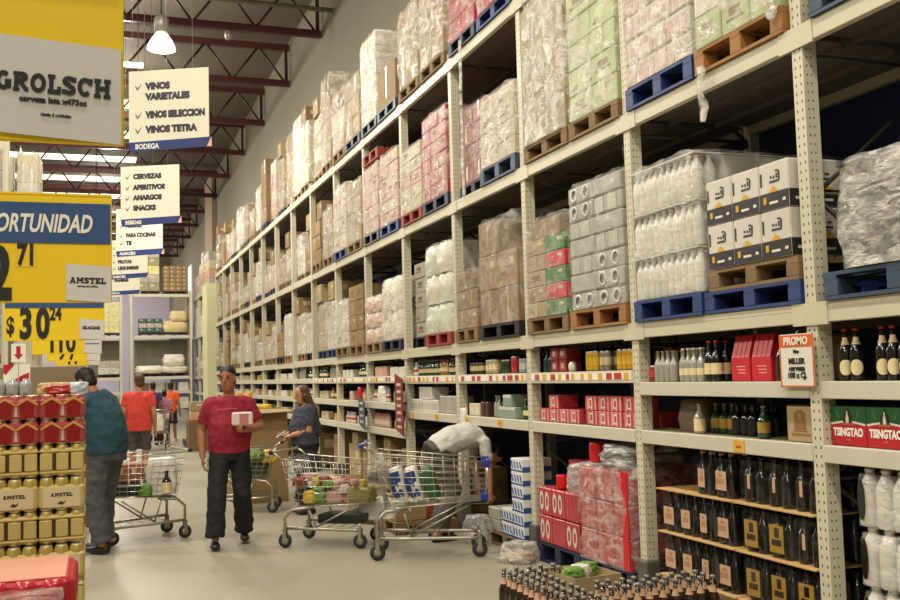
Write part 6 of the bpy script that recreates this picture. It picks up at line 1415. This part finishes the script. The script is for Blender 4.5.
person('person in a dark teal shirt and grey jeans seen from behind, head bowed', (.09, 10.80, 0), -2.25,
    dict(pel=(0, .03, .95), waist=(0, .02, 1.10), chest=(0, -.04, 1.28), sh=(0, -.09, 1.41), neck=(0, -.13, 1.47), head=(0, -.22, 1.575), shL=(.18, -.09, 1.39), shR=(-.18, -.09, 1.39), elL=(.24, -.18, 1.14), elR=(-.24, -.16, 1.14), wrL=(.16, -.40, 1.05), wrR=(-.16, -.38, 1.05), ankL=(.09, .04, .085), ankR=(-.08, -.08, .085), kneeR=(-.10, -.08, .5), hipL=(.09, .02, .92), hipR=(-.09, .02, .92)),
    dict(hy=.0, hp=.55, shirt=TEALT, pants=JEAN, hair='short', skin=SKIN2, sleeve=.95, long=.05, belly=.03, girth=.03, baggy=.012), 1.09)
wom, wj = person('person with long brown hair in a dark patterned dress looking at a phone', (2.50, 12.62, 0), -1.42,
    dict(elL=(.20, -.02, 1.14), wrL=(.10, -.24, 1.08), elR=(-.22, .0, 1.13), wrR=(-.10, -.26, 1.07), head=(0, -.035, 1.62)),
    dict(hp=.2, belly=.05, girth=.055, shirt=NAVYPT, pants=pm('black_leggings', '#1d1c20', .8), hair='long', hairmat=HAIRB, sleeve=.75, skirt=.38, curlL=.8, curlR=.9, palmR=V((0, -.3, 1)), palmL=V((0, -.3, 1)), thumbL=V((-1, 0, 0)), thumbR=V((1, 0, .3))), .915)
R_ = Matrix.Rotation(-1.42, 3, 'Z'); q = R_ @ (V((0, -.355, 1.105))*.905)
tag(ob('phone', MB().box(-.036, -.075, -.004, .036, .075, .004, 0, .003).mesh('phone', DARKP), None, (2.50+q.x, 12.62+q.y, q.z), (.55, 0, -1.42)), 'dark phone held by the person with long brown hair', 'phone')
person('person in a pale grey t-shirt bending into the rack behind the big trolley', (3.36, 9.86, 0), PI/2+.05,
    dict(pel=(0, .02, .94), waist=(0, -.12, 1.01), chest=(0, -.30, 1.05), sh=(0, -.43, 1.02), neck=(0, -.50, .98), head=(0, -.58, .84), hipL=(.09, .03, .90), hipR=(-.09, .03, .90), shL=(.18, -.42, .99), shR=(-.18, -.42, .99), elL=(.2, -.46, .72), elR=(-.19, -.45, .71), wrL=(.16, -.50, .47), wrR=(-.17, -.47, .46), kneeL=(.11, -.14, .52), kneeR=(-.11, -.10, .52), ankL=(.11, .04, .085), ankR=(-.11, .10, .085)),
    dict(hp=1.5, long=.06, shirt=WHT, pants=KHA, hair='short', sleeve=.7, belly=.02, curlL=.6, curlR=.6, trouser=.97), 1.0)
person('person in a coral t-shirt and dark shorts seen from behind beyond the teal shirt', (.70, 18.0, 0), PI-.1, dict(head=(0, -.02, 1.63)), dict(hy=.5, girth=.02, shirt=COR, pants=KHA, hair='short', hairmat=HAIRB, trouser=.5, long=.12, belly=.03, shoes=DARKP, skin=SKIN), 1.05, .016)
person('child in an orange t-shirt and dark shorts walking away at the far end', (2.04, 29.9, 0), PI-.3, dict(ankL=(.1, .14, .12), ankR=(-.1, -.12, .085)), dict(shirt=ORA, pants=BLKT, hair='short', trouser=.5, long=.1, skin=SKIN2, shoes=WHITEPK), .97, .016)
person('person with dark hair in a purple top beyond the coral t-shirt', (1.48, 28.6, 0), PI+.2, dict(), dict(shirt=PUR, pants=BLKT, hair='short', skin=SKIN2), .98, .016)
person('child in a pink top and dark leggings between the purple top and the orange t-shirt', (1.80, 28.9, 0), PI, dict(), dict(shirt=PNK, pants=pm('maroon_leggings', '#4a1a2c', .8), hair='short', skin=SKIN, long=.16), .85, .016)

# ------------------------------------------------------------------ camera and light
cam = bpy.data.cameras.new('camera'); co = bpy.data.objects.new('camera', cam); COL.objects.link(co)
yaw, pit, rol = math.radians(19.578), math.radians(4.2993), math.radians(-1.5737)
fw = V((math.sin(yaw)*math.cos(pit), math.cos(yaw)*math.cos(pit), math.sin(pit))); rt = V((math.cos(yaw), -math.sin(yaw), 0)); up = rt.cross(fw)
r2_ = rt*math.cos(rol)+up*math.sin(rol); u2_ = -rt*math.sin(rol)+up*math.cos(rol)
co.matrix_world = Matrix(((r2_.x, u2_.x, -fw.x, 0), (r2_.y, u2_.y, -fw.y, 0), (r2_.z, u2_.z, -fw.z, 1.68), (0, 0, 0, 1)))
cam.lens = 36*1000.45/900; cam.sensor_width = 36; cam.clip_end = 200
SC.camera = co
def bay_and_fill(x, y, z, e, r=.25, col=(1, .935, .80)):
    l = bpy.data.lights.new('bay_and_fill_light', 'POINT'); l.shadow_soft_size = r; l.energy = e*.45; l.color = col
    o = bpy.data.objects.new('bay_and_fill_light', l); COL.objects.link(o); o.location = (x, y, z)
    l = bpy.data.lights.new('bay_and_fill_disk', 'AREA'); l.shape = 'DISK'; l.size = .6; l.energy = e*.38; l.color = col
    o = bpy.data.objects.new('bay_and_fill_disk', l); COL.objects.link(o); o.location = (x, y, z-.3)
for y in (-4.5, 1.0, 7.0, 13.0, 19.0, 25.2, 31.5, 38.0, 50., 62., 73.):  # nearest lamps added to front-light the signs, farthest to brighten the lilac wall
    bay_and_fill(.5 if y != 19.0 else 1.17, y, 10.0 if y != 19.0 else 7.75, 1150 if y != 19.0 else 700)
    bay_and_fill(-6.5, y, 10.0, 1200)
w = bpy.data.worlds.new('world'); SC.world = w; w.use_nodes = True
w.node_tree.nodes['Background'].inputs['Color'].default_value = (1, .9, .75, 1); w.node_tree.nodes['Background'].inputs['Strength'].default_value = .15
SC.view_settings.view_transform = 'Standard'; SC.view_settings.look = 'None'; SC.view_settings.gamma = 1; SC.view_settings.use_curve_mapping = False
SC.view_settings.exposure = -.78
SC.cycles.use_denoising = True; SC.cycles.transparent_max_bounces = 16; SC.cycles.max_bounces = 6; SC.cycles.sample_clamp_indirect = 6
